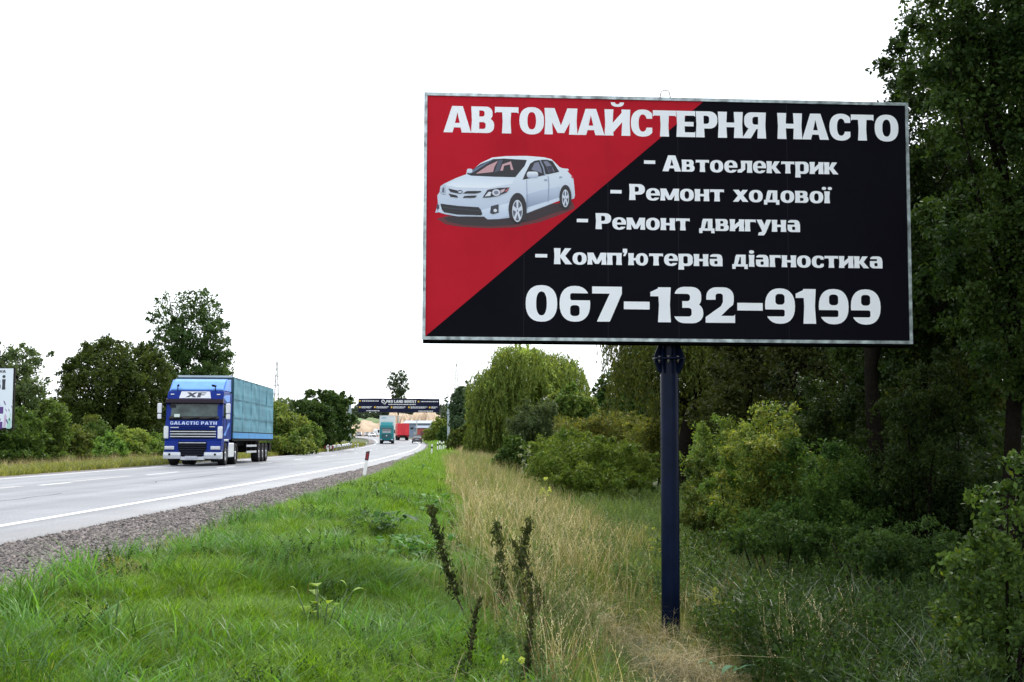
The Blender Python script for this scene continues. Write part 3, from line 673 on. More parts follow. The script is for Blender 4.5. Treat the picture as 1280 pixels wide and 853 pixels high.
def wheel(parent, x, y, r, w, side, dual=False, seg=28):
    """wheel whose outer face is at x (side +1 = faces +x)"""
    c = (x - side * w, y, r); ax = (side, 0, 0)
    mb = MB(); R_ = r
    mb.lathe(c, ax, [(0, R_ * .55), (0, R_ * .92), (.03 * w, R_ * .98), (w * .1, R_), (w * .9, R_), (w * .97, R_ * .98), (w, R_ * .92), (w * .98, R_ * .62), (w * .9, R_ * .57)], seg)
    ty = mb.build('tyre', RUBBER, parent)
    mb = MB()
    mb.lathe(c, ax, [(w * .9, R_ * .58), (w * .93, R_ * .56), (w * .7, R_ * .50), (w * .55, R_ * .44), (w * .60, R_ * .24), (w * .95, R_ * .2), (w * .98, R_ * .14), (w * .98, 0)], seg)
    rm = mb.build('rim', RIM, ty)
    return ty

def tarp_mesh(name, L, y0, x, z0, z1, nb, m, parent, sidesign=1, sag=0.02, seed=1):
    """side curtain in the plane x, hanging between posts"""
    rg = np.random.default_rng(seed)
    ny_, nz_ = 150, 34
    Y = np.linspace(y0, y0 + L, ny_); Z = np.linspace(z0, z1, nz_)
    YY, ZZ_ = np.meshgrid(Y, Z, indexing='ij')
    t = (YY - y0) / L * nb
    bow = -sag * np.sin(np.pi * (t % 1)) ** 0.8
    slat = 0.010 * np.exp(-(((ZZ_ - z0) / (z1 - z0) * 5 % 1) - .5) ** 2 / 0.01)
    wr = 0.018 * np.sin(ZZ_ * 5 + np.sin(YY * 1.3) * 2) * np.sin(YY * 1.7 + 1)
    crease = 0.035 * np.exp(-((t % 1) - .03) ** 2 / 0.0008)
    X = x + sidesign * (bow + slat + wr + crease)
    V = np.stack([X, YY, ZZ_], -1).reshape(-1, 3)
    i = (np.arange(ny_ - 1)[:, None] * nz_ + np.arange(nz_ - 1)[None]).ravel()
    me = np_mesh(name, V, 4, np.stack([i, i + nz_, i + nz_ + 1, i + 1], 1).ravel(), smooth=True)
    return link(name, me, m, parent)
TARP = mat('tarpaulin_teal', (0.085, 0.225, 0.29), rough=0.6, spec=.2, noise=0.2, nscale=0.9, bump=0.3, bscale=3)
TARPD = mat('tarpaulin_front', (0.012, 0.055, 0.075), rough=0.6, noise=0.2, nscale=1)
TARPB = mat('tarpaulin_band', (0.03, 0.22, 0.50), rough=0.5, noise=0.15, nscale=2)

# --- main truck: front at y=0 facing -y, body along +y
ang = 0.047
trk = empty('lorry', (-13.86, 56.5, 0.0), ang)
tag(trk, 'blue articulated lorry with a faded teal tarpaulin trailer driving towards the camera', 'lorry')
PI = math.pi
mb = MB()
mb.prism([(0.14, .62), (0.10, 1.1), (0.10, 1.78), (0.30, 2.70), (0.36, 2.92), (0.52, 3.27), (2.05, 3.30), (2.15, 3.1), (2.15, 1.15), (1.95, 1.0), (1.9, .62), (1.85, 1.05), (1.55, 1.22), (1.05, 1.22), (.72, 1.05), (.62, .62)], -1.22, 1.22, bevel=0.05)
mb.build('cab_body', BLUE, trk, smooth=False)
# windscreen (slightly curved)
def facepanel(name, m, x0, x1, z0, z1, yf, parent=trk, th=0.02, curve=0.05, n=10, taper=0.0):
    V = []; Fs = []
    for i in range(n + 1):
        t = i / n
        for z in (z0, z1):
            k = 0 if z == z0 else taper
            x = x0 + k + (x1 - x0 - 2 * k) * t
            V.append((x, yf(z) - th + curve * (x / 1.22) ** 2, z))
    for i in range(n): Fs.append((2 * i, 2 * i + 2, 2 * i + 3, 2 * i + 1))
    b = len(V)
    V += [(x, y + .05 + th, z) for x, y, z in V]
    for i in range(n):
        Fs += [(2 * i, b + 2 * i, b + 2 * i + 2, 2 * i + 2), (2 * i + 1, 2 * i + 3, b + 2 * i + 3, b + 2 * i + 1)]
    Fs += [(0, 1, b + 1, b), (2 * n, b + 2 * n, b + 2 * n + 1, 2 * n + 1)]
    me = bpy.data.meshes.new(name); me.from_pydata(V, [], Fs); me.update()
    return link(name, me, m, parent)
yfr = lambda z: float(np.interp(z, [.62, 1.1, 1.78, 2.70, 2.92, 3.27], [.14, .10, .10, .30, .36, .52]))
facepanel('front_panel', BLUE, -1.2, 1.2, 1.76, 2.0, yfr, th=.03)
scr = facepanel('windscreen', WIND, -1.17, 1.17, 2.05, 2.73, yfr, th=.035)
facepanel('screen_surround', BLACKP, -1.21, 1.21, 1.99, 2.06, yfr, th=.04)
facepanel('screen_surround', BLACKP, -1.21, -1.15, 2.06, 2.73, yfr, th=.038)
facepanel('screen_surround', BLACKP, 1.15, 1.21, 2.06, 2.73, yfr, th=.038)
facepanel('dashboard_edge', mat('dash_dark', (.02, .022, .022), rough=.7), -1.13, 1.13, 2.06, 2.16, yfr, parent=scr, th=.039)
facepanel('paper_sign', mat('paper_pale', (.55, .65, .62), rough=.6), -.86, -.62, 2.12, 2.25, yfr, parent=scr, th=.042)
facepanel('dark_fringe', mat('fringe', (.012, .014, .018), rough=.8), -1.13, -.8, 2.52, 2.70, yfr, parent=scr, th=.039)
mb = MB()
for k in range(15):
    x = -.95 + k * .14; mb.box((x, yfr(2.7) + .015 - .06 + .05 * (x / 1.22) ** 2, 2.70), (.12, .006, .07 + .02 * (k % 2)))
mb.build('curtain_fringe', mat('curtain_grey', (.12, .13, .13), rough=.8), scr)
for x in (-.75, .0, .7):
    mb = MB(); mb.bar((x - .25, .05, 2.03), (x + .25, .13, 2.10), .03); mb.build('wiper', BLACKP, trk)
mb = MB(); mb.prism([(.20, 2.70), (.12, 2.74), (.20, 2.90), (.38, 2.93), (.38, 2.72)], -1.24, 1.24, bevel=.015); mb.build('sun_visor', VISOR, trk)
facepanel('roof_sign', TWHITE, -.70, .68, 2.95, 3.25, yfr, th=.03, taper=.07, curve=.02)
V, T, W = text_layout('XF', .08)
def plate_text(name, txt, x0, x1, z0, z1, m, off, parent=trk, curve=.05, gap=.07, slant=0.0):
    def fn(u, v):
        x = x0 + (x1 - x0) * u + slant * v; z = z0 + (z1 - z0) * v
        return (x, yfr(z) - off + curve * (x / 1.22) ** 2, z)
    return text_mesh(name, txt, fn, m, parent, gap)
plate_text('lettering', 'XF', -.42, .40, 2.99, 3.21, mat('letter_dark', (.03, .04, .06), rough=.4), .034, curve=.02, slant=.05)
plate_text('lettering', 'GALACTIC PATH', -1.02, 1.0, 1.79, 1.93, mat('letter_pale', (.42, .50, .72), rough=.5), .034, gap=.16)
for x in (-1.0, 1.0):
    mb = MB(); mb.box((x, yfr(3.1) - .02, 3.12), (.16, .05, .05), .012); mb.build('marker_lamp', LENS, trk)
# grilles
facepanel('upper_grille', BLACKP, -1.03, 1.03, 1.18, 1.74, yfr, th=.03)
for z in (1.27, 1.38, 1.49, 1.60):
    mb = MB(); mb.box((0, .10 - .055, z), (1.98, .035, .045), .008); mb.build('slat', SILVER if z < 1.55 else BLUE, trk)
mb = MB(); mb.box((0, .05, 1.69), (2.0, .03, .05), .008); mb.build('slat', BLUE, trk)
mb = MB(); mb.box((-.80, .03, 1.665), (.36, .012, .035)); mb.build('badge', SILVER, trk)
mb = MB(); mb.box((.82, .03, 1.70), (.24, .012, .035)); mb.build('badge', SILVER, trk)
mb = MB(); mb.prism([(0.02, .40), (0.0, .62), (.03, 1.10), (.4, 1.10), (.4, .40)], -1.22, 1.22, bevel=.05); mb.build('front_lower_panel', BLUE, trk)
mb = MB()
for s in (-1,):
    mb.face([(-.62, -.012, 1.06), (.60, -.012, 1.06), (.60, -.03, .75), (.42, -.03, .40), (-.44, -.03, .40), (-.62, -.03, .75)])
mb.build('lower_grille', BLACKP, trk)
for k in range(6):
    z = 1.0 - k * .10; w = 1.16 if z > .72 else 1.16 - (.72 - z) * 1.1
    mb = MB(); mb.box((-.01, -.038, z), (w, .03, .035), .006); mb.build('slat', mat('slat_grey', (.014, .018, .030), spec=.15, rough=.4) if k else SILVER, trk)
# bumper in two wings and a low bar
for s in (-1, 1):
    mb = MB(); mb.prism([(-.05, .30), (-.07, .48), (-.03, .60), (.35, .60), (.35, .30)], s * .50, s * 1.245, bevel=.03); mb.build('bumper', SILVER, trk)
    mb = MB(); mb.lathe((s * .98, -.075, .50), (0, -1, 0), [(0, .05), (.012, .05), (.012, 0)], 14); mb.build('fog_lamp', BLACKP, trk)
    mb = MB(); mb.box((s * .99, -.02, .78), (.42, .10, .16), .03); hl = mb.build('headlight', LENS, trk)
    mb = MB(); mb.box((s * 1.02, -.075, .78), (.26, .012, .10), .01); mb.build('lamp_unit', SILVER, hl)
    mb = MB(); mb.box((s * 1.16, .06, 1.45), (.20, .18, .54), .05); mb.build('corner_deflector', TWHITE, trk)
    # mirrors on arms
    mb = MB(); mb.tube([(s * 1.2, .30, 2.72), (s * 1.42, .16, 2.66)], .022, 8); mb.build('mirror_arm', BLACKP, trk); mb = MB(); mb.tube([(s * 1.2, .30, 2.12), (s * 1.42, .16, 2.16)], .022, 8); mb.build('mirror_arm', BLACKP, trk)
    mb = MB(); mb.box((s * 1.48, .12, 2.50), (.19, .14, .44), .05); mb.build('mirror', TWHITE, trk)
    mb = MB(); mb.box((s * 1.48, .12, 2.14), (.17, .14, .22), .045); mb.build('mirror', TWHITE, trk)
    # side window and door
    mb = MB(); mb.face([(s * 1.224, .50, 2.12), (s * 1.224, 1.15, 2.05), (s * 1.224, 1.15, 2.72), (s * 1.224, .58, 2.72)]); wi = mb.build('side_window', DGLASS, trk)
    mb = MB(); mb.bar((s * 1.226, .42, 1.2), (s * 1.226, .42, 2.1), .012); mb.bar((s * 1.226, 1.22, 1.2), (s * 1.226, 1.22, 2.75), .012); mb.build('door_gap', BLACKP, trk)
    mb = MB(); mb.face([(s * 1.225, .55, 1.35), (s * 1.225, 1.0, 1.50), (s * 1.225, 1.5, 1.78), (s * 1.225, 2.05, 1.95), (s * 1.225, 2.05, 1.75), (s * 1.225, 1.4, 1.55), (s * 1.225, 1.1, 1.3)]); mb.build('side_swoosh', LBLUE, trk)
    mb = MB(); mb.face([(s * 1.2255, .3, 3.0), (s * 1.2255, 1.0, 3.12), (s * 1.2255, 2.05, 3.15), (s * 1.2255, 2.05, 2.85), (s * 1.2255, 1.3, 2.80)]); mb.build('side_swoosh', LBLUE, trk)
    # gap panel behind the cab
    mb = MB(); mb.face([(s * 1.22, 2.13, 1.15), (s * 1.22, 2.55, 1.15), (s * 1.24, 2.55, 3.2), (s * 1.22, 2.13, 3.25)]); mb.build('side_fairing', BLUE, trk)
    # skirt, tank, mudguard
    mb = MB(); mb.box((s * 1.12, 2.75, .68), (.20, 1.45, .66), .06); mb.build('side_skirt', TWHITE, trk)
    mb = MB(); mb.box((s * 1.10, 1.32, 1.12), (.26, 1.15, .10), .03); mb.build('mudguard', SILVER, trk)
    mb = MB(); mb.prism([(3.45, .95), (3.6, 1.12), (4.4, 1.12), (4.6, .9), (4.5, .9), (4.35, 1.07), (3.65, 1.07), (3.5, .92)], s * .65, s * 1.2); mb.build('mudguard', BLACKP, trk)
    wheel(trk, s * 1.22, 1.32, .50, .32, s); wheel(trk, s * 1.22, 4.02, .50, .58, s)
    for y in (11.3, 12.6, 13.9): wheel(trk, s * 1.24, y, .50, .38, s)
# low apron with dark inner
mb = MB(); mb.box((0, .10, .33), (1.05, .25, .16), .02); mb.build('apron', SILVER, trk)
mb = MB(); mb.box((.0, .30, .30), (2.2, .2, .16), .02); mb.build('underbody', DARKM, trk)
mb = MB(); mb.box((-.05, -.055, .37), (.52, .02, .12), .004); mb.build('number_plate', PLATE, trk)
mb = MB(); mb.box((0, 2.6, .75), (.85, 4.4, .28), .02); mb.build('tractor_frame', DARKM, trk)
# roof deflector: sloped and hollow-backed
mb = MB(); mb.prism([(.62, 3.28), (.60, 3.36), (1.15, 3.72), (1.5, 3.84), (1.95, 3.86), (1.95, 3.28)], -1.12, 1.14, bevel=.05); mb.build('roof_deflector', LBLUE, trk, smooth=False)
for s in (-1, 1):
    mb = MB(); mb.prism([(.8, 3.30), (1.5, 3.80), (2.3, 3.86), (2.35, 3.30)], s * 1.15, s * 1.22, bevel=.01); mb.build('deflector_wing', LBLUE, trk)
    mb = MB(); mb.tube([(s * .82, .62, 3.30), (s * .82, .60, 3.52)], .02); mb.tube([(s * .82, .66, 3.50), (s * .74, .35, 3.51)], .05, 8); mb.build('air_horn', BLACKP, trk)
# trailer
ty0, tL, tz0, tz1 = 2.65, 13.3, 1.20, 4.0
mb = MB(); mb.face([(-1.27, ty0, tz0), (1.27, ty0, tz0), (1.27, ty0, tz1), (-1.27, ty0, tz1)])
mb.box((1.245, ty0 - .01, 2.6), (.07, .05, 2.8), .01); mb.box((-1.245, ty0 - .01, 2.6), (.07, .05, 2.8), .01)
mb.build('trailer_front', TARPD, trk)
for s in (-1, 1):
    tarp_mesh('side_tarpaulin', tL, ty0, s * 1.275, tz0 + .30, tz1, 5, TARP, trk, s, seed=3)
    for k in range(1, 5):
        mb = MB(); mb.box((s * 1.287, ty0 + tL * k / 5 + .05, (tz0 + tz1) / 2 + .15), (.012, .05, tz1 - tz0 - .32)); mb.build('tarpaulin_seam', mat('tarp_seam', (.05, .15, .20), rough=.7), trk)
    for z in (2.15, 3.0):
        mb = MB(); mb.box((s * 1.283, ty0 + tL / 2, z), (.010, tL - .2, .03)); mb.build('tarpaulin_seam', mat('tarp_seam', (.05, .15, .20), rough=.7), trk)
    for k in range(6):
        mb = MB(); yy0 = ty0 + k * tL / 6; mb.box((s * 1.28, yy0 + tL / 12, tz0 + .14), (.03, tL / 6 - .03, .27), .004); mb.build('drop_side', TARPB, trk)
    mb = MB(); mb.box((s * 1.24, ty0 + tL / 2, tz0 - .04), (.06, tL, .12)); mb.build('side_rail', DARKM, trk)
    mb = MB(); mb.box((s * 1.285, ty0 + tL / 2, tz0 + .30), (.035, tL, .035)); mb.build('edge_strap', DARKM, trk)
    for z in (.55, .85):
        mb = MB(); mb.box((s * 1.22, 8.7, z), (.03, 3.2, .10), .004); mb.build('underrun_rail', SILVER, trk)
    mb = MB()
    for y in (7.3, 8.7, 10.1): mb.box((s * 1.19, y, .85), (.03, .06, .75))
    mb.build('rail_bracket', DARKM, trk)
    mb = MB(); mb.box((s * .8, 6.2, .65), (.12, .14, 1.1)); mb.build('landing_leg', DARKM, trk)
    mb = MB(); mb.box((s * 1.1, 15.2, .78), (.32, .5, .45), .02); mb.build('rear_box', DARKM, trk)
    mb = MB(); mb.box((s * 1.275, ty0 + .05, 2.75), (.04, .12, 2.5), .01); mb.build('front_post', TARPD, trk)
mb = MB()
for k in range(28):
    yA, yB = ty0 + tL * k / 28, ty0 + tL * (k + 1) / 28
    zc = lambda y: tz1 + .06 + .025 * math.sin((y - ty0) / tL * 5 * PI) ** 2
    mb.face([(-1.28, yA, tz1), (0, yA, zc(yA)), (0, yB, zc(yB)), (-1.28, yB, tz1)]); mb.face([(1.28, yA, tz1), (0, yA, zc(yA)), (0, yB, zc(yB)), (1.28, yB, tz1)])
mb.box((0, ty0 - .01, tz1 + .02), (2.5, .03, .09)); 
mb.build('trailer_roof', mat('roof_sheet', (.42, .50, .52), rough=.6, noise=.15, nscale=1), trk)
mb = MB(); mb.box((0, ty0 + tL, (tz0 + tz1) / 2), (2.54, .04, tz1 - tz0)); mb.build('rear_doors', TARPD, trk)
mb = MB(); mb.box((-.5, 9.5, 1.0), (.1, 12.4, .3)); mb.box((.5, 9.5, 1.0), (.1, 12.4, .3)); mb.box((0, 12.6, .75), (1.6, 3.4, .5)); mb.box((0, 9.2, 1.14), (2.4, 13.0, .04)); mb.build('trailer_frame', DARKM, trk)

# --- second truck far behind: teal cab, tall white box
tk2 = empty('lorry', (-21.75, 226, zr(226)), 0.075)
tag(tk2, 'distant teal lorry with a tall white box body below the overhead banner', 'lorry')
mb = MB(); mb.prism([(0.12, .45), (0.0, .9), (.03, 1.8), (.30, 2.8), (.5, 3.2), (2.0, 3.25), (2.1, .45)], -1.2, 1.2, bevel=.10); mb.build('cab_body', TEAL, tk2)
f2 = lambda z: float(np.interp(z, [.45, .9, 1.8, 2.8, 3.2], [.12, 0, .03, .30, .5]))
facepanel('windscreen', DGLASS, -1.06, 1.06, 1.9, 2.65, f2, parent=tk2)
facepanel('paper_row', mat('screen_papers', (.28, .32, .34), rough=.6), -.7, .7, 1.95, 2.15, f2, parent=tk2, th=.035)
facepanel('sun_visor', mat('teal_dark', (.01, .08, .095), rough=.3), -1.12, 1.12, 2.66, 2.85, f2, parent=tk2, th=.12)
facepanel('grille', mat('teal_grille', (.008, .05, .06), rough=.4), -.85, .85, .95, 1.72, f2, parent=tk2, th=.03)
for z in (1.1, 1.3, 1.5):
    mb = MB(); mb.box((0, -.03, z), (1.6, .03, .04)); mb.build('slat', TEAL, tk2)
mb = MB(); mb.lathe((0, -.04, 1.42), (0, -1, 0), [(0, .13), (.02, .13), (.02, 0)], 16); mb.build('badge', SILVER, tk2)
mb = MB(); mb.box((0, .0, .5), (2.2, .15, .35), .04); mb.build('bumper', BLACKP, tk2)
mb = MB(); mb.box((0, -.085, .42), (.9, .02, .16)); mb.build('number_plate', TWHITE, tk2)
for s in (-1, 1):
    mb = MB(); mb.box((s * .95, -.02, .72), (.34, .1, .18), .03); mb.build('headlight', LENS, tk2)
    mb = MB(); mb.box((s * 1.38, .15, 2.15), (.18, .12, .62), .04); mb.build('mirror', BLACKP, tk2)
    wheel(tk2, s * 1.2, 1.4, .5, .3, s, seg=16); wheel(tk2, s * 1.2, 4.5, .5, .5, s, seg=16)
    for y in (8.0, 9.3): wheel(tk2, s * 1.2, y, .5, .4, s, seg=16)
mb = MB(); mb.prism([(.6, 3.22), (1.2, 3.7), (1.9, 3.85), (1.9, 3.22)], -1.05, 1.05, bevel=.06); mb.build('roof_deflector', TEAL, tk2)
WBOX = mat('box_white', (.60, .64, .66), rough=.45, noise=.05, nscale=1)
mb = MB(); mb.box((0, 7.3, 3.0), (2.62, 9.2, 3.9), .03); mb.box((0, 7.3, 4.97), (2.66, 9.3, .06)); bx = mb.build('box_body', WBOX, tk2)
mb = MB(); mb.face([(-.95, 2.68, 4.45), (-.1, 2.68, 4.5), (0.0, 2.68, 4.62), (-.6, 2.68, 4.68), (-1.0, 2.68, 4.58)]); mb.build('box_logo', mat('logo_blue', (.18, .36, .50), rough=.5), bx)
mb = MB(); mb.box((0, 6.5, .85), (1.0, 11, .35)); mb.box((0, 7.3, 1.02), (2.5, 9.2, .08)); mb.build('chassis', DARKM, tk2)

# --- red lorry seen from behind
RED = mat('lorry_red', (0.62, 0.022, 0.035), rough=0.4, noise=0.1, nscale=1.2, bump=.1, bscale=4)
tk3 = empty('lorry', (-23.1, 277, zr(277)), 0.13)
tag(tk3, 'distant red box lorry seen from behind, right of the teal lorry', 'lorry')
mb = MB(); mb.box((0, 5, 2.35), (2.5, 10, 2.55), .02); bx3 = mb.build('box_body', RED, tk3)
for s in (-1, 1):
    mb = MB(); mb.box((s * .615, -.01, 2.35), (1.2, .03, 2.4), .01); mb.build('rear_door', RED, bx3)
    mb = MB(); mb.tube([(s * .25, -.05, 1.2), (s * .25, -.05, 3.5)], .02, 6); mb.build('lock_rod', mat('rod_dark_red', (.3, .015, .02), rough=.4), bx3)
    mb = MB(); mb.box((s * .95, -.02, .8), (.45, .06, .16), .01); mb.build('tail_light', TAIL, tk3)
    for y in (1.6, 2.9): wheel(tk3, s * 1.2, y, .5, .5, s, seg=16)
    wheel(tk3, s * 1.2, 10.8, .5, .3, s, seg=16)
    mb = MB(); mb.box((s * .9, .95, .55), (.55, .02, .5)); mb.build('mud_flap', BLACKP, tk3)
mb = MB(); mb.box((0, .1, .55), (2.3, .1, .12), .01); mb.build('underrun_bar', BLACKP, tk3)
mb = MB(); mb.box((0, 5.5, .9), (1.0, 11, .3)); mb.box((0, .0, 1.02), (2.5, .15, .12)); mb.build('chassis', DARKM, tk3)
mb = MB(); mb.box((0, 11.2, 1.9), (2.4, 1.8, 2.4), .15); mb.build('cab_body', mat('cab_dark', (.02, .02, .03), rough=.4), tk3)

# --- cars (length along +y, front at -y)
def car(loc, rz, paint, label, group=None, glass=DGLASS, cat='car', L=4.4, H=1.46, W=1.78, hatch=True):
    root = empty('car', loc, rz); tag(root, label, cat, group)
    zb = .28
    prof = [(0, zb + .05), (-.0, .55), (.08, .72), (1.05, .88), (1.75, H - .04), (2.3, H), (3.2, H - .03)]
    prof += [(L - .25, .98), (L - .02, .92), (L, .5), (L - .05, zb)] if hatch else [(3.7, 1.0), (L - .02, .96), (L, .5), (L - .05, zb)]
    # lofted body: lower body full width, cabin narrower
    st = [(0.0, zb + .08, .50, .80), (.08, zb, .66, .88), (.6, zb - .02, .78, .97), (1.15, zb - .04, .87, 1.0), (2.2, zb - .04, .90, 1.0), (3.3, zb - .04, .94, 1.0), (L - .4, zb, .96, .97), (L - .08, zb + .02, .93, .90), (L, zb + .12, .80, .84)]
    V, Fs = [], []
    for (y, z0, z1, wk) in st:
        w = W / 2 * wk
        V += [(-w * .9, y, z0), (-w, y, z0 + .12), (-w * 1.0, y, (z0 + z1) / 2 + .08), (-w * .93, y, z1), (-w * .5, y, z1 + .03), (w * .5, y, z1 + .03), (w * .93, y, z1), (w, y, (z0 + z1) / 2 + .08), (w, y, z0 + .12), (w * .9, y, z0)]
    n = 10
    for i in range(len(st) - 1):
        for k in range(n): Fs.append((i * n + k, i * n + (k + 1) % n, (i + 1) * n + (k + 1) % n, (i + 1) * n + k))
    Fs += [tuple(range(n))[::-1], tuple(range((len(st) - 1) * n, len(st) * n))]
    me = bpy.data.meshes.new('body'); me.from_pydata(V, [], Fs); me.update()
    for p in me.polygons: p.use_smooth = len(p.vertices) == 4
    b = link('body', me, paint, root)
    # cabin: glass block with painted roof
    yb = L - .35 if hatch else 3.75
    rw = W / 2 * .70; lw = W / 2 * .90
    g = [(-lw, 1.05, .86), (lw, 1.05, .86), (lw, yb, .93), (-lw, yb, .93), (-rw, 1.85, H - .05), (rw, 1.85, H - .05), (rw, yb - .45, H - .07), (-rw, yb - .45, H - .07)]
    me = bpy.data.meshes.new('windows'); me.from_pydata(g, [], [(0, 1, 5, 4), (1, 2, 6, 5), (2, 3, 7, 6), (3, 0, 4, 7), (4, 5, 6, 7)]); me.update()
    link('windows', me, glass, root)
    mb = MB(); mb.box((0, (1.85 + yb - .45) / 2, H - .035), (rw * 2 + .06, yb - .45 - 1.85 + .14, .07), .03)
    for s in (-1, 1):
        mb.bar((s * lw, 1.05, .87), (s * rw, 1.86, H - .06), .06); mb.bar((s * lw, yb, .94), (s * rw, yb - .46, H - .07), .10); mb.bar((s * lw * .99, 2.55, .9), (s * rw, 2.5, H - .06), .06)
    mb.build('roof', paint, root)
    for s in (-1, 1):
        for y in (.85, L - .85): wheel(root, s * (W / 2 - .0), y, .32, .2, s, seg=18)
        mb = MB(); mb.box((s * W * .36, .05, .63), (.36, .10, .13), .03); mb.build('headlight', LENS, root)
        mb = MB(); mb.box((s * W * .38, L - .03, .82), (.28, .08, .16), .03); mb.build('tail_light', TAIL, root)
        mb = MB(); mb.box((s * (W / 2 + .07), 1.35, .93), (.16, .1, .11), .03); mb.build('mirror', paint, root)
    mb = MB(); mb.box((0, .0, .42), (W * .62, .05, .20), .02); mb.build('grille', BLACKP, root)
    mb = MB(); mb.box((0, L + .005, .68), (.52, .015, .11)); mb.build('number_plate', PLATE, root)
    mb = MB(); mb.box((0, L / 2, .30), (W * .8, L * .9, .14)); mb.build('underbody', DARKM, root)
    return root
CARBLK = mat('car_black', (.012, .014, .022), rough=.2, coat=1.0)
CARWHT = mat('car_white', (.62, .64, .66), rough=.3, coat=.8)
CARGRY = mat('car_dark_grey', (.05, .055, .06), rough=.3, coat=.8)
SKYGL = mat('car_glass_bright', (.10, .115, .125), rough=.05, spec=1.0, coat=1.0)
def facing_road(D): return math.atan(-sl(D))
p = at(515.5, 555, 236); car((p.x + .6, 238.6, zr(238)), PI + .08, CARBLK, 'black hatchback going away round the bend to the right of the red lorry', glass=SKYGL, H=1.5)
def far_car(px, D, paint, label, rz=.35):
    p = at(px, 547, D); car((p.x, D, float(ground_z(np.array([p.x]), np.array([D]))[0]) + .1), rz, paint, label)
far_car(450.3, 432, CARBLK, 'small black car far away, leftmost of the cars behind the teal lorry')
far_car(461.0, 440, CARGRY, 'dark grey car far away, between the black car and the white car')
far_car(467.0, 408, CARWHT, 'small white car far away, just left of the teal lorry')
# pale van at the far bend, partly hidden by the teal lorry
p = at(476, 547, 420); van = empty('van', (p.x, 420, float(ground_z(np.array([p.x]), np.array([420.]))[0]) + .1), .35)
tag(van, 'tall pale van far away, half hidden behind the left side of the teal lorry', 'van')
mb = MB(); mb.prism([(0, .35), (.05, 1.0), (.9, 1.3), (1.5, 2.4), (5.6, 2.5), (5.7, .35)], -1, 1, bevel=.08); mb.build('body', CARWHT, van)
mb = MB(); mb.face([(-.85, .93, 1.36), (.85, .93, 1.36), (.8, 1.38, 2.2), (-.8, 1.38, 2.2)]); mb.build('windscreen', DGLASS, van)
for s in (-1, 1):
    for y in (1.0, 4.7): wheel(van, s * 1.0, y, .35, .22, s, seg=14)

# ------------------------------------------------------------------ marker posts
PWHITE = mat('post_white', (0.80, 0.82, 0.82), rough=.45, noise=.06, nscale=14)
PBLACK = mat('post_black', (.015, .015, .018), rough=.5)
PRED = mat('post_reflector', (.22, .010, .018), rough=.35)
def post(x, y, label, h=.82, rz=0.0, tilt=0.0, grp='roadside marker posts', band='red', near=True):
    r = empty('marker_post', (x, y, gz(x, y) - .02), rz); tag(r, label, 'marker post', grp)
    r.rotation_euler = (0, tilt, rz)
    w, d = .13, .05
    mb = MB(); mb.prism([(-d / 2, -.05), (-d / 2, h * .68), (d / 2, h * .68), (d / 2, -.05)], -w / 2 * .85, w / 2 * .85, bevel=.006)
    mb.build('post', PWHITE, r)
    mb = MB()
    A = [(-w / 2 * .9, h * .68), (w / 2 * .9, h * .68), (w / 2 * .9, h), (-w / 2 * .9, h - .04)]
    if band == 'red':
        for yy, sg in ((-d / 2 - .001, 1), (d / 2 + .001, -1)): mb.face([(x_, yy, z_) for x_, z_ in A][::sg])
        for i in range(4):
            a, b = A[i], A[(i + 1) % 4]; mb.face([(a[0], -d / 2 - .001, a[1]), (a[0], d / 2 + .001, a[1]), (b[0], d / 2 + .001, b[1]), (b[0], -d / 2 - .001, b[1])])
        bd = mb.build('band', PBLACK, r)
        mb = MB(); mb.box((0, -d / 2 - .006, h * .82), (w * .62, .008, h * .22), .002); mb.build('reflector', PRED, bd)
    else:
        mb.box((0, 0, h * .76), (w * .92, d * 1.08, h * .15)); mb.build('band', PBLACK, r)
        mb = MB(); mb.box((0, 0, h * .92), (w * .85, d, h * .17), .006); mb.build('cap', PWHITE, r)
    return r
p = at(459, 597, 42); post(p.x - .12, 42, 'white marker post with slanted black and red top, nearest one on the verge', h=.98, tilt=.14, rz=.1)
p = at(539.3, 570, 92); post(p.x, 92, 'white marker post with a black band standing alone before the bend', h=1.0, band='blk', tilt=.04)
for k, (px_, D, lb) in enumerate(((547, 118, 'white marker post, left front one of the bunch at the outside of the bend'), (549.8, 121, 'white marker post, second from the left in the bunch at the outside of the bend'), (552.2, 126, 'white marker post, middle one of the bunch at the outside of the bend'), (554.6, 132, 'white marker post, fourth in the bunch at the outside of the bend'), (557.6, 138, 'white marker post, rightmost of the bunch at the outside of the bend'))):
    p = at(px_, 560, D); post(p.x, D, lb, h=1.15 + .1 * (k % 2), band='blk')
for px_, D, lb in ((381.8, 122, 'white marker post across the road, first beyond the trailer'), (397, 128, 'white marker post across the road, second beyond the trailer'), (410, 134, 'white marker post across the road, next to the guard rail end'), (444, 150, 'white marker post across the road, just right of the guard rail'), (447.4, 158, 'white marker post across the road, right one of the pair beyond the guard rail'), (458, 172, 'white marker post across the road, last before the inside of the bend')):
    p = at(px_, 560, D); post(p.x, D, lb, h=.85, band='blk')

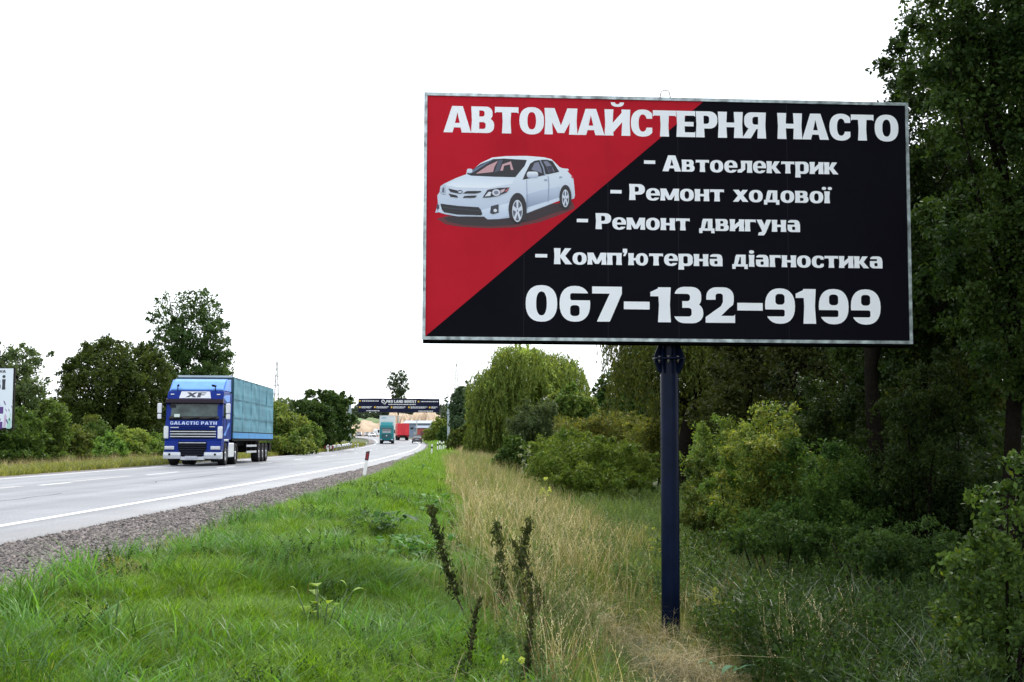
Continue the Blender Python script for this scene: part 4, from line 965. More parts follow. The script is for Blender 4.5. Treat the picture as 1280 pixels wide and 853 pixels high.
# guard rail end across the road
gr = empty('guard_rail', (0, 0, 0)); a0 = at(415.5, 557, 138); a1 = at(440, 556, 176)
gr.location = (a0.x, 138, gz(a0.x, 138)); tag(gr, 'short galvanised guard rail with a striped red and white end across the road', 'guard rail')
o0 = Vector(gr.location); d = Vector((a1.x, 176, gz(a1.x, 176))) - o0
prof = [(-.04, .45), (.03, .52), (-.03, .60), (.03, .68), (-.04, .76)]
mb = MB()
for i in range(4):
    (x0_, z0_), (x1_, z1_) = prof[i], prof[i + 1]
    mb.face([(x0_, 0, z0_), (x0_ + d.x, d.y, z0_ + d.z), (x1_ + d.x, d.y, z1_ + d.z), (x1_, 0, z1_)])
mb.build('rail', mat('rail_galv', (.48, .50, .52), rough=.45, metal=.2, noise=.15, nscale=3), gr)
for k in range(9):
    t = k / 8; mb = MB(); mb.box((d.x * t + .10, d.y * t, d.z * t + .25), (.1, .1, .7)); mb.build('rail_post', RIM, gr)
for k in range(5):
    mb = MB(); mb.box((-.75 + .20 * k, -.12, .56), (.19, .04, .34)); mb.build('end_plate', [PRED, PWHITE][k % 2], gr)

# ------------------------------------------------------------------ gantry with banner at 190 m
GD = 190.0
GPOST = mat('gantry_grey', (.27, .32, .36), rough=.5, noise=.15, nscale=1)
lp = at(437, 552, GD); rp = at(560.5, 552, GD)
gan = empty('gantry', (0, 0, 0)); gan.location = (rp.x, GD, gz(rp.x, GD)); tag(gan, 'grey steel gantry posts and cables spanning the far road', 'gantry')
go = Vector(gan.location)
def gl(v): return Vector(v) - go
for q, w in ((rp, .34), (lp, .34)):
    zt = at(560, 504.5, GD).z; zb_ = gz(q.x, GD)
    mb = MB(); mb.box(gl((q.x, GD, (zt + zb_) / 2)), (w, w, zt - zb_), .02); po = mb.build('gantry_post', GPOST, gan)
    mb = MB(); mb.box(gl((q.x, GD - .25, at(560, 516.5, GD).z)), (.5, .3, .3), .02); mb.build('cable_clamp', GPOST, po)
CABLE = mat('cable', (.12, .12, .13), rough=.6)
for yy in (499.0, 505.5, 516.0):
    z = at(500, yy, GD).z; mb = MB()
    mb.tube([gl((lp.x, GD, z + .15)), gl(((lp.x * .5 + rp.x * .5), GD, z)), gl((rp.x, GD, z + .15))], .030, 5); mb.build('cable', CABLE, gan)
bl, br = at(448.2, 498.6, GD), at(549.5, 498.6, GD); zt = bl.z; zb_ = at(500, 515.6, GD).z
bnw, bnh = br.x - bl.x, zt - zb_
ban = empty('overhead_banner', ((bl.x + br.x) / 2, GD - .16, (zt + zb_) / 2)); tag(ban, 'long dark navy banner reading PRO LAND INVEST hung over the far road', 'banner')
mb = MB(); mb.box((0, 0, 0), (bnw, .12, bnh), .01); mb.build('banner_sheet', mat('banner_navy', (.010, .012, .034), spec=.08, rough=.6, noise=.15, nscale=.6), ban)
BWH = mat('banner_white', (.66, .68, .70), rough=.5); BYE = mat('banner_yellow', (.62, .42, .05), rough=.5)
def bn_txt(t, u0_, u1_, v0_, v1_, m=BWH, gap=.07):
    text_mesh('lettering', t, lambda u, v: Vector(((u0_ + (u1_ - u0_) * u - .5) * bnw, -.075, (v0_ + (v1_ - v0_) * v - .5) * bnh)), m, ban, gap)
bn_txt('PRO LAND INVEST', .345, .715, .70, .90, gap=.12)
mb = MB(); mb.lathe(((.305 - .5) * bnw, -.07, (.80 - .5) * bnh), (0, -1, 0), [(0, .26), (.01, .26), (.01, .13), (0, .13)], 16)
mb.lathe(((.325 - .5) * bnw, -.07, (.68 - .5) * bnh), (0, -1, 0), [(0, .20), (.01, .20), (.01, .10), (0, .10)], 16); mb.build('emblem', BWH, ban)
rg = random.Random(5)
def words(u0_, u1_, v, h=.055):
    mb = MB(); u = u0_
    while u < u1_:
        w = rg.uniform(.008, .024); e = min(u + w, u1_)
        mb.box((((u + e) / 2 - .5) * bnw, -.072, (v - .5) * bnh), ((e - u) * bnw, .012, h * bnh)); u = e + .005
    mb.build('small_print', BWH, ban)
words(.045, .25, .83, .07); words(.37, .71, .58, .06); words(.77, .985, .80, .06)
for u in (.02, .205, .41, .625, .88):
    mb = MB(); mb.box(((u - .5) * bnw, -.075, (.37 - .5) * bnh), (.24, .02, .26), .04); mb.build('yellow_symbol', BYE, ban)
for u, v in ((.02, .84), (.742, .80)):
    mb = MB(); mb.box(((u - .5) * bnw, -.075, (v - .5) * bnh), (.24, .02, .24), .04); mb.build('yellow_symbol', BYE, ban)
for a, b in ((.04, .18), (.225, .385), (.43, .595), (.645, .86), (.90, .985)):
    words(a, b - .01, .40, .05); words(a, b - .03, .32, .05)
words(.10, .265, .10, .06); words(.74, .92, .09, .06)

# ------------------------------------------------------------------ left billboard, mostly outside the frame
LD = 60.0; rt = at(19.6, 460, LD); rb = at(19.6, 536.5, LD)
LH = rt.z - rb.z; LW = 6.0
lbd = empty('billboard', (rt.x - LW / 2, LD, gz(rt.x - LW / 2, LD))); tag(lbd, 'pale blue billboard cut off by the left edge of the photo, with purple lavender motifs', 'billboard')
zc = (rt.z + rb.z) / 2 - lbd.location.z
def lb(x, y, n=0.0): return Vector((LW / 2 + x, -.15 - n, zc + LH / 2 + y))   # x,y metres from the top right corner
mb = MB(); mb.box((-.15, -.08, zc), (LW - .3, .12, LH)); mb.build('panel_box', mat('board_side', (.02, .02, .02), spec=.1, rough=.7), lbd)
mb = MB(); mb.face([lb(-LW + .03, -.04, .0), lb(-.04, -.04, .0), lb(-.04, -LH + .06, .0), lb(-LW + .03, -LH + .06, .0)]); mb.build('poster', mat('poster_pale', (.72, .80, .90), rough=.5, noise=.03, nscale=.6), lbd)
mb = MB(); mb.box((0, -.09, zc - LH / 2 - .03), (LW + .05, .2, .06)); mb.box((LW / 2 + .01, -.09, zc), (.04, .14, LH)); mb.build('frame', mat('frame_brown', (.02, .018, .016), spec=.1, rough=.7), lbd)
mb = MB(); mb.tube([(0, .25, -.2), (0, .25, zc)], .14, 16); mb.build('pole', GPOST, lbd)
k_ = LD / F
LT = mat('poster_text', (.03, .03, .05), rough=.5); LP = mat('poster_purple', (.09, .035, .22), rough=.5); LG = mat('poster_mint', (.36, .62, .56), rough=.5); LPK = mat('poster_pink', (.55, .42, .62), rough=.5)
def ltxt(t, x0, x1, yb_, cap): text_mesh('lettering', t, lambda u, v: lb((x0 + (x1 - x0) * u - 19.6) * k_, (460 - yb_ + cap * v) * k_, .004), LT, lbd, .12)
ltxt('НА', 1.2, 9.0, 466.6, 3.6); ltxt('ві', -7.0, 9.0, 487.5, 17.5)
for (x0, x1, y0, y1) in ((-14, 7.5, 509, 517.5), (-14, 7, 527.5, 536)):
    mb = MB(); mb.face([lb((x - 19.6) * k_, (460 - y) * k_, .004) for x, y in ((x0, y0), (x1, y0), (x1, y1), (x0, y1))]); mb.build('purple_block', LP, lbd)
for (x, y, s_) in ((2, 505, 1), (9, 504, 1), (11, 513, .6), (3, 523, 1.2), (12.5, 527, 1.1), (14.5, 513, .6), (18, 509, .6)):
    mb = MB(); mb.face([lb((x + a - 19.6) * k_, (460 - y - b) * k_, .005) for a, b in ((-1.8 * s_, -2.6 * s_), (-.4 * s_, -2.4 * s_), (1.6 * s_, 2.2 * s_), (.6 * s_, 2.8 * s_))]); mb.build('lavender_petal', LP, lbd)
for (x0, x1, y0, y1, m) in ((8, 12, 517, 534, LPK), (12, 18, 522, 536, LG), (15, 17, 514, 526, LG)):
    mb = MB(); mb.face([lb((x - 19.6) * k_, (460 - y) * k_, .0035) for x, y in ((x0, y1), (x0 + 1, y0 + 3), ((x0 + x1) / 2, y0), (x1, y0 + 4), (x1 - 1, y1))]); mb.build('flower_patch', m, lbd)

# ------------------------------------------------------------------ masts far off
MAST = mat('mast_grey', (.22, .23, .24), rough=.6)
def mast(px_, ptop, D, w, arms, label, cat='pylon'):
    b = at(px_, 552, D); z0 = 1.0; H = at(px_, ptop, D).z - z0
    r = empty('lattice_mast', (b.x, D, z0)); tag(r, label, cat)
    mb = MB(); n = 14; t_ = .07 * D / 400
    for sx, sy in ((-1, -1), (1, -1), (1, 1), (-1, 1)): mb.bar((sx * w, sy * w, 0), (sx * w * .12, sy * w * .12, H), t_ * 1.6)
    mb.build('leg', MAST, r)
    mb = MB()
    for i in range(n):
        za, zb2 = H * i / n, H * (i + 1) / n; wa, wb = w * (1 - .88 * i / n), w * (1 - .88 * (i + 1) / n)
        mb.bar((-wa, -wa, za), (wb, -wb, zb2), t_); mb.bar((wa, -wa, za), (-wb, -wb, zb2), t_); mb.bar((-wa, -wa, za), (wa, -wa, za), t_)
    tag(mb.build('bracing', MAST, r))
    for pa, la in arms:
        za = at(px_, pa, D).z - z0; mb = MB()
        mb.bar((-la, 0, za), (la, 0, za), t_ * 2.2); mb.bar((-la, 0, za), (0, 0, za + la * .3), t_); mb.bar((la, 0, za), (0, 0, za + la * .3), t_)
        mb.build('cross_arm', MAST, r)
mast(344.5, 452, 520, 1.5, ((470.5, 2.0), (482, 1.9), (493, 1.6)), 'distant power pylon with three cross arms behind the lorry trailer')
mast(570, 454, 420, 1.3, (), 'thin lattice radio mast in the distance above the right trees', 'mast')

# ------------------------------------------------------------------ far yard: clay banks, blue-grey hall, red shed, poles
CLAY = mat('clay_bank', (.36, .25, .16), rough=.95, noise=.35, nscale=.10, col2=(.50, .40, .29), bump=.6, bscale=1.0)
def mound(name, m, x0, x1, y0, y1, z0, h, seed, kind='structure'):
    rg = np.random.default_rng(seed); n, k = 60, 22
    X, Y = np.meshgrid(np.linspace(x0, x1, n), np.linspace(y0, y1, k))
    u = (X - x0) / (x1 - x0); v = (Y - y0) / (y1 - y0)
    ph = rg.uniform(0, 6, 6)
    prof = .86 + .07 * np.sin(u * 9 + ph[0]) + .05 * np.sin(u * 23 + ph[1]) + .05 * np.sin(u * 51 + ph[2])
    Z = z0 + h * prof * sstep(0, .45, v + .05 * np.sin(u * 40 + ph[3])) * sstep(0, .06, u) * (1 - sstep(.94, 1, u)) * (1 - sstep(.85, 1, v)) + .25 * np.sin(u * 70 + v * 20) * np.sin(v * 30)
    i = (np.arange(k - 1)[:, None] * n + np.arange(n - 1)[None]).ravel()
    me = np_mesh(name, np.stack([X, Y, Z], -1).reshape(-1, 3), 4, np.stack([i, i + 1, i + n + 1, i + n], 1).ravel(), smooth=True)
    return tag(link(name, me, m), kind=kind)
mound('clay_bank', CLAY, at(395, 540, 500).x, at(487, 540, 500).x, 470, 540, 1.8, 7.4, 1)
mound('clay_bank', CLAY, at(478, 540, 560).x, at(545, 540, 560).x, 545, 640, 2.0, 13.5, 2)
mound('grass_bank', mat('far_green', (.10, .15, .05), rough=.95, noise=.3, nscale=.2), at(380, 540, 580).x, at(492, 540, 580).x, 545, 640, 3.0, 10.0, 5)
hl_ = empty('hall', (at(522, 540, 470).x, 470, 2.2), -.05); tag(hl_, 'long low blue-grey industrial hall in the distance behind the red lorry', 'building')
HB = mat('hall_cladding', (.17, .22, .30), rough=.6, noise=.12, nscale=.4)
mb = MB(); mb.box((0, 4, 2.6), (9.5, 12, 5.4)); mb.build('wall', HB, hl_)
mb = MB(); mb.prism([(-2.6, 5.3), (-2.6, 5.45), (4, 6.5), (10.6, 5.45), (10.6, 5.3)], -5, 5); mb.build('roof', mat('hall_roof', (.26, .30, .36), rough=.5), hl_)
for k in range(5):
    mb = MB(); mb.box((-3.6 + 1.8 * k, -2.03, 3.6), (1.1, .06, .7)); mb.build('window', DGLASS, hl_)
mb = MB(); mb.box((0, -2.03, 1.1), (2.4, .06, 2.6)); mb.build('gate', mat('gate_grey', (.3, .33, .36), rough=.5), hl_)
sh = empty('shed', (at(528.5, 540, 430).x, 430, 2.3), 0); tag(sh, 'small dull red shed in front of the blue-grey hall', 'building')
mb = MB(); mb.box((0, 2, 1.5), (4.4, 4, 3.4)); mb.build('wall', mat('shed_red', (.34, .07, .06), rough=.7, noise=.2, nscale=.8), sh)
mb = MB(); mb.prism([(-.3, 3.15), (2, 3.9), (4.3, 3.15), (4.3, 3.3), (2, 4.05), (-.3, 3.3)], -2.4, 2.4); mb.build('roof', HB, sh)
mb = MB(); mb.box((0, -.03, 1.1), (1.6, .06, 2.2)); mb.build('door', mat('shed_door', (.12, .04, .04), rough=.6), sh)
for px_, pt, D, lb_ in ((520.8, 524, 350, 'thin pale lamp pole just right of the red lorry'), (481, 526, 480, 'utility pole on the clay bank, left of the teal lorry'), (498, 519, 300, 'utility pole between the teal lorry and the red lorry'), (433, 506, 260, 'utility pole behind the guard rail')):
    q = at(px_, 548, D); z0 = float(ground_z(np.array([q.x]), np.array([float(D)]))[0]); zt = at(px_, pt, D).z
    r = empty('utility_pole', (q.x, D, z0)); tag(r, lb_, 'pole')
    mb = MB(); mb.tube([(0, 0, -.3), (0, 0, zt - z0)], [.16, .11], 8); mb.build('pole', mat('concrete_pale', (.38, .38, .36), rough=.9), r)
    mb = MB(); mb.bar((-.7, 0, zt - z0 - .4), (.7, 0, zt - z0 - .4), .09); mb.build('cross_bar', MAST, r)

# ------------------------------------------------------------------ vegetation
def leaves_mesh(name, C, L, W, col, rng, out=None, down=0.0, upn=0.35, m=LEAF):
    """C centres (n,3); L, W leaf length and width (n); col (n,3). One 4-sided blade per leaf."""
    n = len(C)
    d = rng.normal(size=(n, 3)); 
    if out is not None: d += out * 0.6
    d[:, 2] -= down; d /= np.linalg.norm(d, axis=1)[:, None] + 1e-9
    nn = rng.normal(size=(n, 3)) * .8; nn[:, 2] += upn
    if out is not None: nn += out * .7
    w = np.cross(d, nn); w /= np.linalg.norm(w, axis=1)[:, None] + 1e-9
    f = np.cross(w, d)
    L = np.broadcast_to(L, (n,))[:, None]; W = np.broadcast_to(W, (n,))[:, None]
    V = np.empty((n, 4, 3))
    V[:, 0] = C - d * L * .5; V[:, 1] = C + w * W * .5 + d * L * .02 + f * W * .12
    V[:, 2] = C + d * L * .5; V[:, 3] = C - w * W * .5 + d * L * .02 + f * W * .12
    me = np_mesh(name, V.reshape(-1, 3), 4, np.arange(n * 4), cols=np.repeat(col, 4, axis=0))
    me.materials.append(m)
    return me
def crown_pts(rng, lobes, n, clump=0.30, nclump=40, shell=0.55, ragged=0.12, fill=.3):
    """returns centres, outward vectors, clump id"""
    lobes = np.array([l[:6] for l in lobes], float)
    vol = (lobes[:, 3] * lobes[:, 4] + lobes[:, 3] * lobes[:, 5] + lobes[:, 4] * lobes[:, 5]); p = vol / vol.sum()
    K = max(8, int(nclump * len(lobes)))
    li = rng.choice(len(lobes), K, p=p)
    u = rng.normal(size=(K, 3)); u /= np.linalg.norm(u, axis=1)[:, None]
    rr = rng.uniform(shell, 1.0, K) ** .6 * (1 + rng.normal(0, ragged, K))
    c = lobes[li, :3] + u * rr[:, None] * lobes[li, 3:6]
    cr = clump * lobes[li, 3:6].mean(1) * rng.uniform(.55, 1.3, K)
    w = cr ** 2; k = rng.choice(K, n, p=w / w.sum())
    T = 7
    cd = (c - lobes[li, :3]) / lobes[li, 3:6]
    tw = rng.normal(size=(K, T, 3)) + cd[:, None] * .9; tw[:, :, 2] += .15; tw /= np.linalg.norm(tw, axis=2)[:, :, None]
    tl = cr[:, None] * rng.uniform(.7, 1.75, (K, T))
    q = rng.integers(0, T, n); t = rng.random(n) ** .8
    dv = tw[k, q]; ln = tl[k, q]
    P = c[k] + dv * (ln * (t * 1.1 - .25))[:, None] + rng.normal(size=(n, 3)) * (cr[k] * .26 * (1.1 - .6 * t))[:, None]
    P[:, 2] -= ln * t * t * .22
    if fill:                                   # part of the leaves thicken the inside of the crown
        m_ = rng.random(n) < fill; nf = int(m_.sum()); g = rng.normal(size=(nf, 3)); g /= np.linalg.norm(g, axis=1)[:, None]
        lf = rng.choice(len(lobes), nf, p=p); P[m_] = lobes[lf, :3] + g * (rng.random(nf) ** .45 * .88)[:, None] * lobes[lf, 3:6]
        o = (P - lobes[li[k], :3]) / lobes[li[k], 3:6]; o[m_] = g
    else: o = (P - lobes[li[k], :3]) / lobes[li[k], 3:6]
    o /= np.linalg.norm(o, axis=1)[:, None] + 1e-9
    return P, o, k, K
def leaf_cols(rng, k, K, ca, cb, yellow=0.0, var=.18):
    t = np.clip(rng.normal(.5, .25, K), 0, 1)[k]; t = np.clip(t + rng.normal(0, .16, len(k)), 0, 1)[:, None]
    c = np.array(ca) * (1 - t) + np.array(cb) * t
    c = c * np.clip(rng.normal(1, var, len(k)), .5, 1.6)[:, None]
    if yellow:
        y = rng.random(len(k)) < yellow; c[y] = c[y] * np.array([1.8, 1.35, .8])
    return c
def trunk_mesh(rng, base, top, r, lobes, nl=7, lean=(0, 0), seg=9):
    mb = MB()
    b = Vector(base); t = Vector(top); n = 9; P = []; ph = rng.uniform(0, 6)
    for i in range(n + 1):
        f = i / n; P.append(b.lerp(t, f) + Vector((math.sin(f * 3.3 + ph) * (r * 1.1 + t.z * .012) - math.sin(ph) * (r * 1.1 + t.z * .012) + lean[0] * f * f, math.cos(f * 2.4) * r * .3 + lean[1] * f * f, 0)))
    P[0].z -= .3
    mb.tube(P, [r * (1.25 if i == 0 else 1 - .72 * i / n) for i in range(n + 1)], seg)
    for j in range(nl):
        l = lobes[rng.integers(len(lobes))]
        f = .35 + .6 * (j + 1) / nl * .95; i = min(n - 1, int(f * n)); s = P[i].lerp(P[i + 1], f * n - i)
        u = rng.normal(size=3); u /= np.linalg.norm(u)
        e = Vector((l[0] + u[0] * l[3] * .8, l[1] + u[1] * l[4] * .8, l[2] + abs(u[2]) * l[5] * .7))
        if e.z < s.z: e.z = s.z + .3
        mid = s.lerp(e, .5) + Vector((0, 0, -.08 * (e - s).length)); rr = r * (1 - .72 * f) * .62
        mb.tube([s, mid, e], [rr, rr * .6, rr * .15], 6)
    return mb
def tree(name, x, y, label, cat, lobes, n, leaf, ca, cb, r=.25, trunk_top=None, group=None, seed=1, clump=.30, nclump=26, shell=.5,
         yellow=0.0, aspect=.55, down=.1, nl=8, lean=(0, 0), ragged=.12, trunk=True, z=None, fill=.3):
    rng = np.random.default_rng(seed)
    z0 = gz(x, y) if z is None else z
    root = empty(name, (x, y, z0)); tag(root, label, cat, group)
    P, o, k, K = crown_pts(rng, lobes, n, clump, nclump, shell, ragged, fill)
    keep = P[:, 2] > .05; P, o, k = P[keep], o[keep], k[keep]
    col = leaf_cols(rng, k, K, ca, cb, yellow)
    L = leaf * rng.uniform(.6, 1.3, len(P))
    me = leaves_mesh('crown' if trunk else 'foliage', P, L, L * aspect, col, rng, o, down)
    link('crown' if trunk else 'foliage', me, None, root)
    tt = trunk_top or (0, 0, max(l[2] + l[5] * .1 for l in lobes) * .86)
    if trunk: trunk_mesh(rng, (0, 0, 0), tt, r, lobes, nl, lean).build('trunk', BARK, root)
    else:
        mb = MB()
        for j in range(7):
            l = lobes[rng.integers(len(lobes))]; u = rng.normal(size=3)
            e = Vector((l[0] + u[0] * l[3] * .35, l[1] + u[1] * l[4] * .35, l[2] + l[5] * .5)); s = Vector((l[0] * .4 + u[0] * .15, l[1] * .4 + u[1] * .15, -.1))
            mb.tube([s, s.lerp(e, .5) + Vector((u[1] * .1, u[0] * .1, 0)), e], [r, r * .7, r * .2], 5)
        mb.build('stem', BARK, root)
    return root
def lob(px_, py, D, rx_px, rz_px, x, y, z0, dep=1.0):
    """a crown lobe given where it stands: pixel centre, distance, radii in pixels -> local lobe"""
    c = at(px_, py, D); k = D / F
    return (c.x - x, D - y, c.z - z0, rx_px * k, rx_px * k * dep, rz_px * k)
def ptree(name, px_, D, label, cat, lobes_px, n, leaf, ca, cb, **kw):
    """lobes_px: (px, py, rx, rz, dD)"""
    x = at(px_, 550, D).x; z0 = gz(x, D)
    lobes = [lob(a, b, D + (dd if dd else 0), rx_, rz_, x, D, z0) for a, b, rx_, rz_, dd in lobes_px]
    return tree(name, x, D, label, cat, lobes, n, leaf, ca, cb, z=z0, **kw)
DGa, DGb = (.022, .050, .012), (.060, .105, .024)      # dark green
MGa, MGb = (.046, .098, .018), (.115, .185, .040)      # mid green
OGa, OGb = (.055, .080, .016), (.115, .135, .034)      # olive
YGa, YGb = (.080, .120, .022), (.165, .200, .048)      # yellow green
GGa, GGb = (.065, .105, .040), (.135, .180, .080)      # grey green

# --- across the road
ptree('broadleaf_tree', 22, 104, 'airy grey-green tree behind the pale billboard at the left edge', 'tree',
      [(2, 470, 30, 38, 0), (34, 458, 20, 30, 2), (45, 488, 18, 22, -2), (14, 500, 40, 26, 0)], 16000, .26, (.035,.06,.022), (.09,.125,.05), r=.22, seed=11, nclump=26, clump=.26, ragged=.2)
ptree('broadleaf_tree', 147, 88, 'big round dark green tree behind the shrubs left of the blue lorry', 'tree',
      [(148, 480, 66, 56, 0), (110, 500, 40, 40, -2), (185, 492, 40, 44, 1), (150, 448, 46, 26, 1), (125, 530, 50, 24, 0), (175, 530, 45, 26, 0)], 52000, .22, (.040, .070, .014), (.105, .145, .030), r=.30, seed=12, nclump=70, clump=.15, ragged=.04, shell=.75, fill=.35)
ptree('poplar_tree', 240, 116, 'tall poplar with ragged crown towering above the blue lorry', 'tree',
      [(203, 398, 17, 33, 0), (229, 385, 17, 25, 0), (258, 385, 20, 22, 1), (240, 422, 34, 34, 0), (268, 425, 22, 38, 0), (280, 450, 16, 20, 0), (212, 440, 24, 34, -1), (240, 480, 46, 50, 0), (208, 370, 6, 8, 0), (253, 368, 11, 8, 0)], 34000, .26, (.032, .068, .020), (.075, .125, .036), r=.34, seed=13, nclump=24, clump=.24, ragged=.07, fill=.25)
shr = [(20, 63, 520, 32, 62, MGa, MGb), (-25, 62, 530, 35, 60, DGa, MGb), (60, 66, 505, 26, 70, OGa, MGb), (85, 68, 536, 24, 42, YGa, YGb), (110, 74, 525, 28, 55, MGa, OGb), (134, 72, 548, 22, 32, MGa, MGb), (30, 68, 552, 40, 30, DGa, MGb),
       (160, 77, 536, 24, 44, MGa, YGb), (182, 80, 545, 24, 34, OGa, MGb), (205, 84, 540, 26, 40, DGa, MGb), (232, 90, 535, 30, 40, DGa, MGb), (270, 96, 535, 30, 40, MGa, MGb)]
lbls = ['mid green shrub directly under the pale billboard', 'dark shrub at the left frame edge below the billboard', 'tall olive shrub just right of the pale billboard', 'bright yellow-green shrub between the billboard and the round dark tree', 'bushy olive-green shrub left of the round tree', 'low rounded shrub in front of the round dark tree', 'low dark shrub at the verge under the billboard',
        'light green rounded shrub below the middle of the round tree', 'olive shrub between the light green shrub and the lorry', 'dark shrub just left of the blue lorry cab', 'dark shrub hidden behind the blue lorry cab', 'green shrub behind the lorry trailer front']
for k, ((px_, D, pt, rx_, hh_, ca, cb), lb_) in enumerate(zip(shr, lbls)):
    base = 582 - (D - 62) * .33
    cy = (pt + base) / 2
    ptree('shrub', px_, D, lb_, 'shrub', [(px_, pt + (base - pt) * .42, rx_, (base - pt) * .46, 0), (px_ - rx_ * .5, cy + 8, rx_ * .7, (base - cy) * .8, -1), (px_ + rx_ * .5, cy + 5, rx_ * .7, (base - cy) * .8, 0), (px_, base - 10, rx_ * 1.1, 14, -.5)],
          13000, .15, tuple(v * 1.25 for v in ca), tuple(v * 1.2 for v in cb), r=.06, group='roadside shrubs across the road', seed=30 + k, nclump=22, clump=.30, trunk=False, ragged=.08)
ptree('shrub', 352, 104, 'large mixed green bush right behind the end of the trailer', 'shrub', [(345, 530, 26, 30, 0), (362, 540, 26, 24, 0), (335, 540, 22, 26, 0), (355, 555, 36, 12, -2)], 16000, .26, MGa, YGb, r=.1, seed=51, trunk=False)
ptree('shrub', 383, 112, 'yellow-green bush between the trailer and the dark trees', 'shrub', [(380, 545, 18, 18, 0), (392, 552, 14, 12, 0), (372, 552, 16, 12, 0)], 9000, .24, YGa, MGb, r=.08, seed=52, trunk=False)
ptree('broadleaf_tree', 392, 138, 'rounded dark tree just left of the guard rail', 'tree', [(390, 522, 24, 24, 0), (380, 512, 16, 14, 0), (402, 532, 18, 24, 0), (392, 545, 26, 14, 0)], 16000, .30, DGa, DGb, r=.25, seed=53)
ptree('broadleaf_tree', 415, 146, 'spreading dark tree with open crown above the guard rail', 'tree', [(410, 497, 16, 11, 0), (388, 492, 9, 7, 0), (425, 505, 14, 14, 0), (418, 525, 20, 20, 0), (430, 530, 11, 20, 0), (412, 545, 22, 12, 0)], 17000, .32, DGa, DGb, r=.3, seed=54, ragged=.16, nclump=18)
ptree('poplar_tree', 499, 330, 'lone poplar with thin crown rising above the overhead banner', 'tree', [(491, 474, 7, 8, 0), (502, 471, 7, 8, 0), (507, 482, 6, 8, 0), (497, 486, 9, 9, 0), (500, 498, 10, 8, 0), (488, 482, 4, 6, 0)], 5200, .45, (.06, .095, .05), (.11, .15, .08), r=.22, seed=55, nclump=26, clump=.26, ragged=.2, fill=.15)
# --- right of the road, far to near
ptree('poplar_tree', 577, 150, 'slim dark poplar pair beyond the weeping willow', 'tree', [(574, 500, 9, 20, 0), (584, 498, 8, 20, 2), (566, 512, 6, 18, 0), (580, 530, 18, 20, 0)], 10000, .36, (.03, .055, .03), (.06, .095, .045), r=.3, seed=61, nclump=18)
ptree('shrub', 545, 236, 'yellow-green bush at the outside of the bend behind the gantry post', 'shrub', [(543, 540, 10, 12, 0), (551, 536, 9, 13, 0), (536, 547, 7, 6, 0), (558, 542, 9, 10, 0)], 9000, .42, YGa, YGb, r=.12, seed=62, trunk=False)
ptree('shrub', 556, 205, 'dark green shrub just left of the gantry post', 'shrub', [(556, 541, 6, 8, 0), (551, 546, 6, 6, 0)], 3500, .38, DGa, DGb, r=.1, seed=63, trunk=False)
ptree('shrub', 578, 125, 'light green shrub between the gantry post and the willow', 'shrub', [(575, 547, 16, 12, 0), (590, 543, 14, 14, 0), (568, 552, 12, 8, 0)], 9000, .27, MGa, YGb, r=.08, seed=64, trunk=False)
# far woods seen as one mass
def wood(name, x0, x1, D0, D1, h, n, leaf, ca, cb, seed, label=None, z0=0.0, xfun=None):
    rng = np.random.default_rng(seed)
    K = int((x1 - x0) * 1.0 / max(h * .35, 1)) * 3 + 12
    cx = rng.uniform(x0, x1, K); cy = rng.uniform(D0, D1, K); ch = h * rng.uniform(.55, 1.05, K)
    k = rng.integers(0, K, n)
    g = rng.normal(size=(n, 3)); g /= np.linalg.norm(g, axis=1)[:, None]; g *= (rng.uniform(.4, 1, n) ** .5)[:, None]
    rad = h * .33
    P = np.stack([cx[k] + g[:, 0] * rad, cy[k] + g[:, 1] * rad, z0 + ch[k] * .5 + g[:, 2] * ch[k] * .5], 1)
    col = leaf_cols(rng, k, K, ca, cb); L = leaf * rng.uniform(.6, 1.3, n)
    me = leaves_mesh(name, P, L, L * .7, col, rng, g, 0)
    return tag(link(name, me), label, 'trees' if label else None, kind='stuff')
wood('far_wood', at(425, 540, 660).x, at(560, 540, 660).x, 640, 690, 13.5, 26000, 1.5, (.055, .085, .06), (.09, .12, .075), 71, 'distant belt of trees along the horizon behind the clay banks', z0=7)
wood('far_wood', at(-120, 540, 330).x, at(430, 540, 330).x, 300, 360, 11, 30000, 1.1, (.04, .07, .035), (.075, .105, .05), 72, 'far line of trees on the left seen through gaps between roadside trees', z0=1)
wood('far_wood', at(560, 540, 240).x, at(1500, 540, 240).x, 215, 270, 12, 36000, .9, (.03, .055, .025), (.06, .095, .04), 73, 'belt of trees far behind the willow and the right hand wood', z0=0)

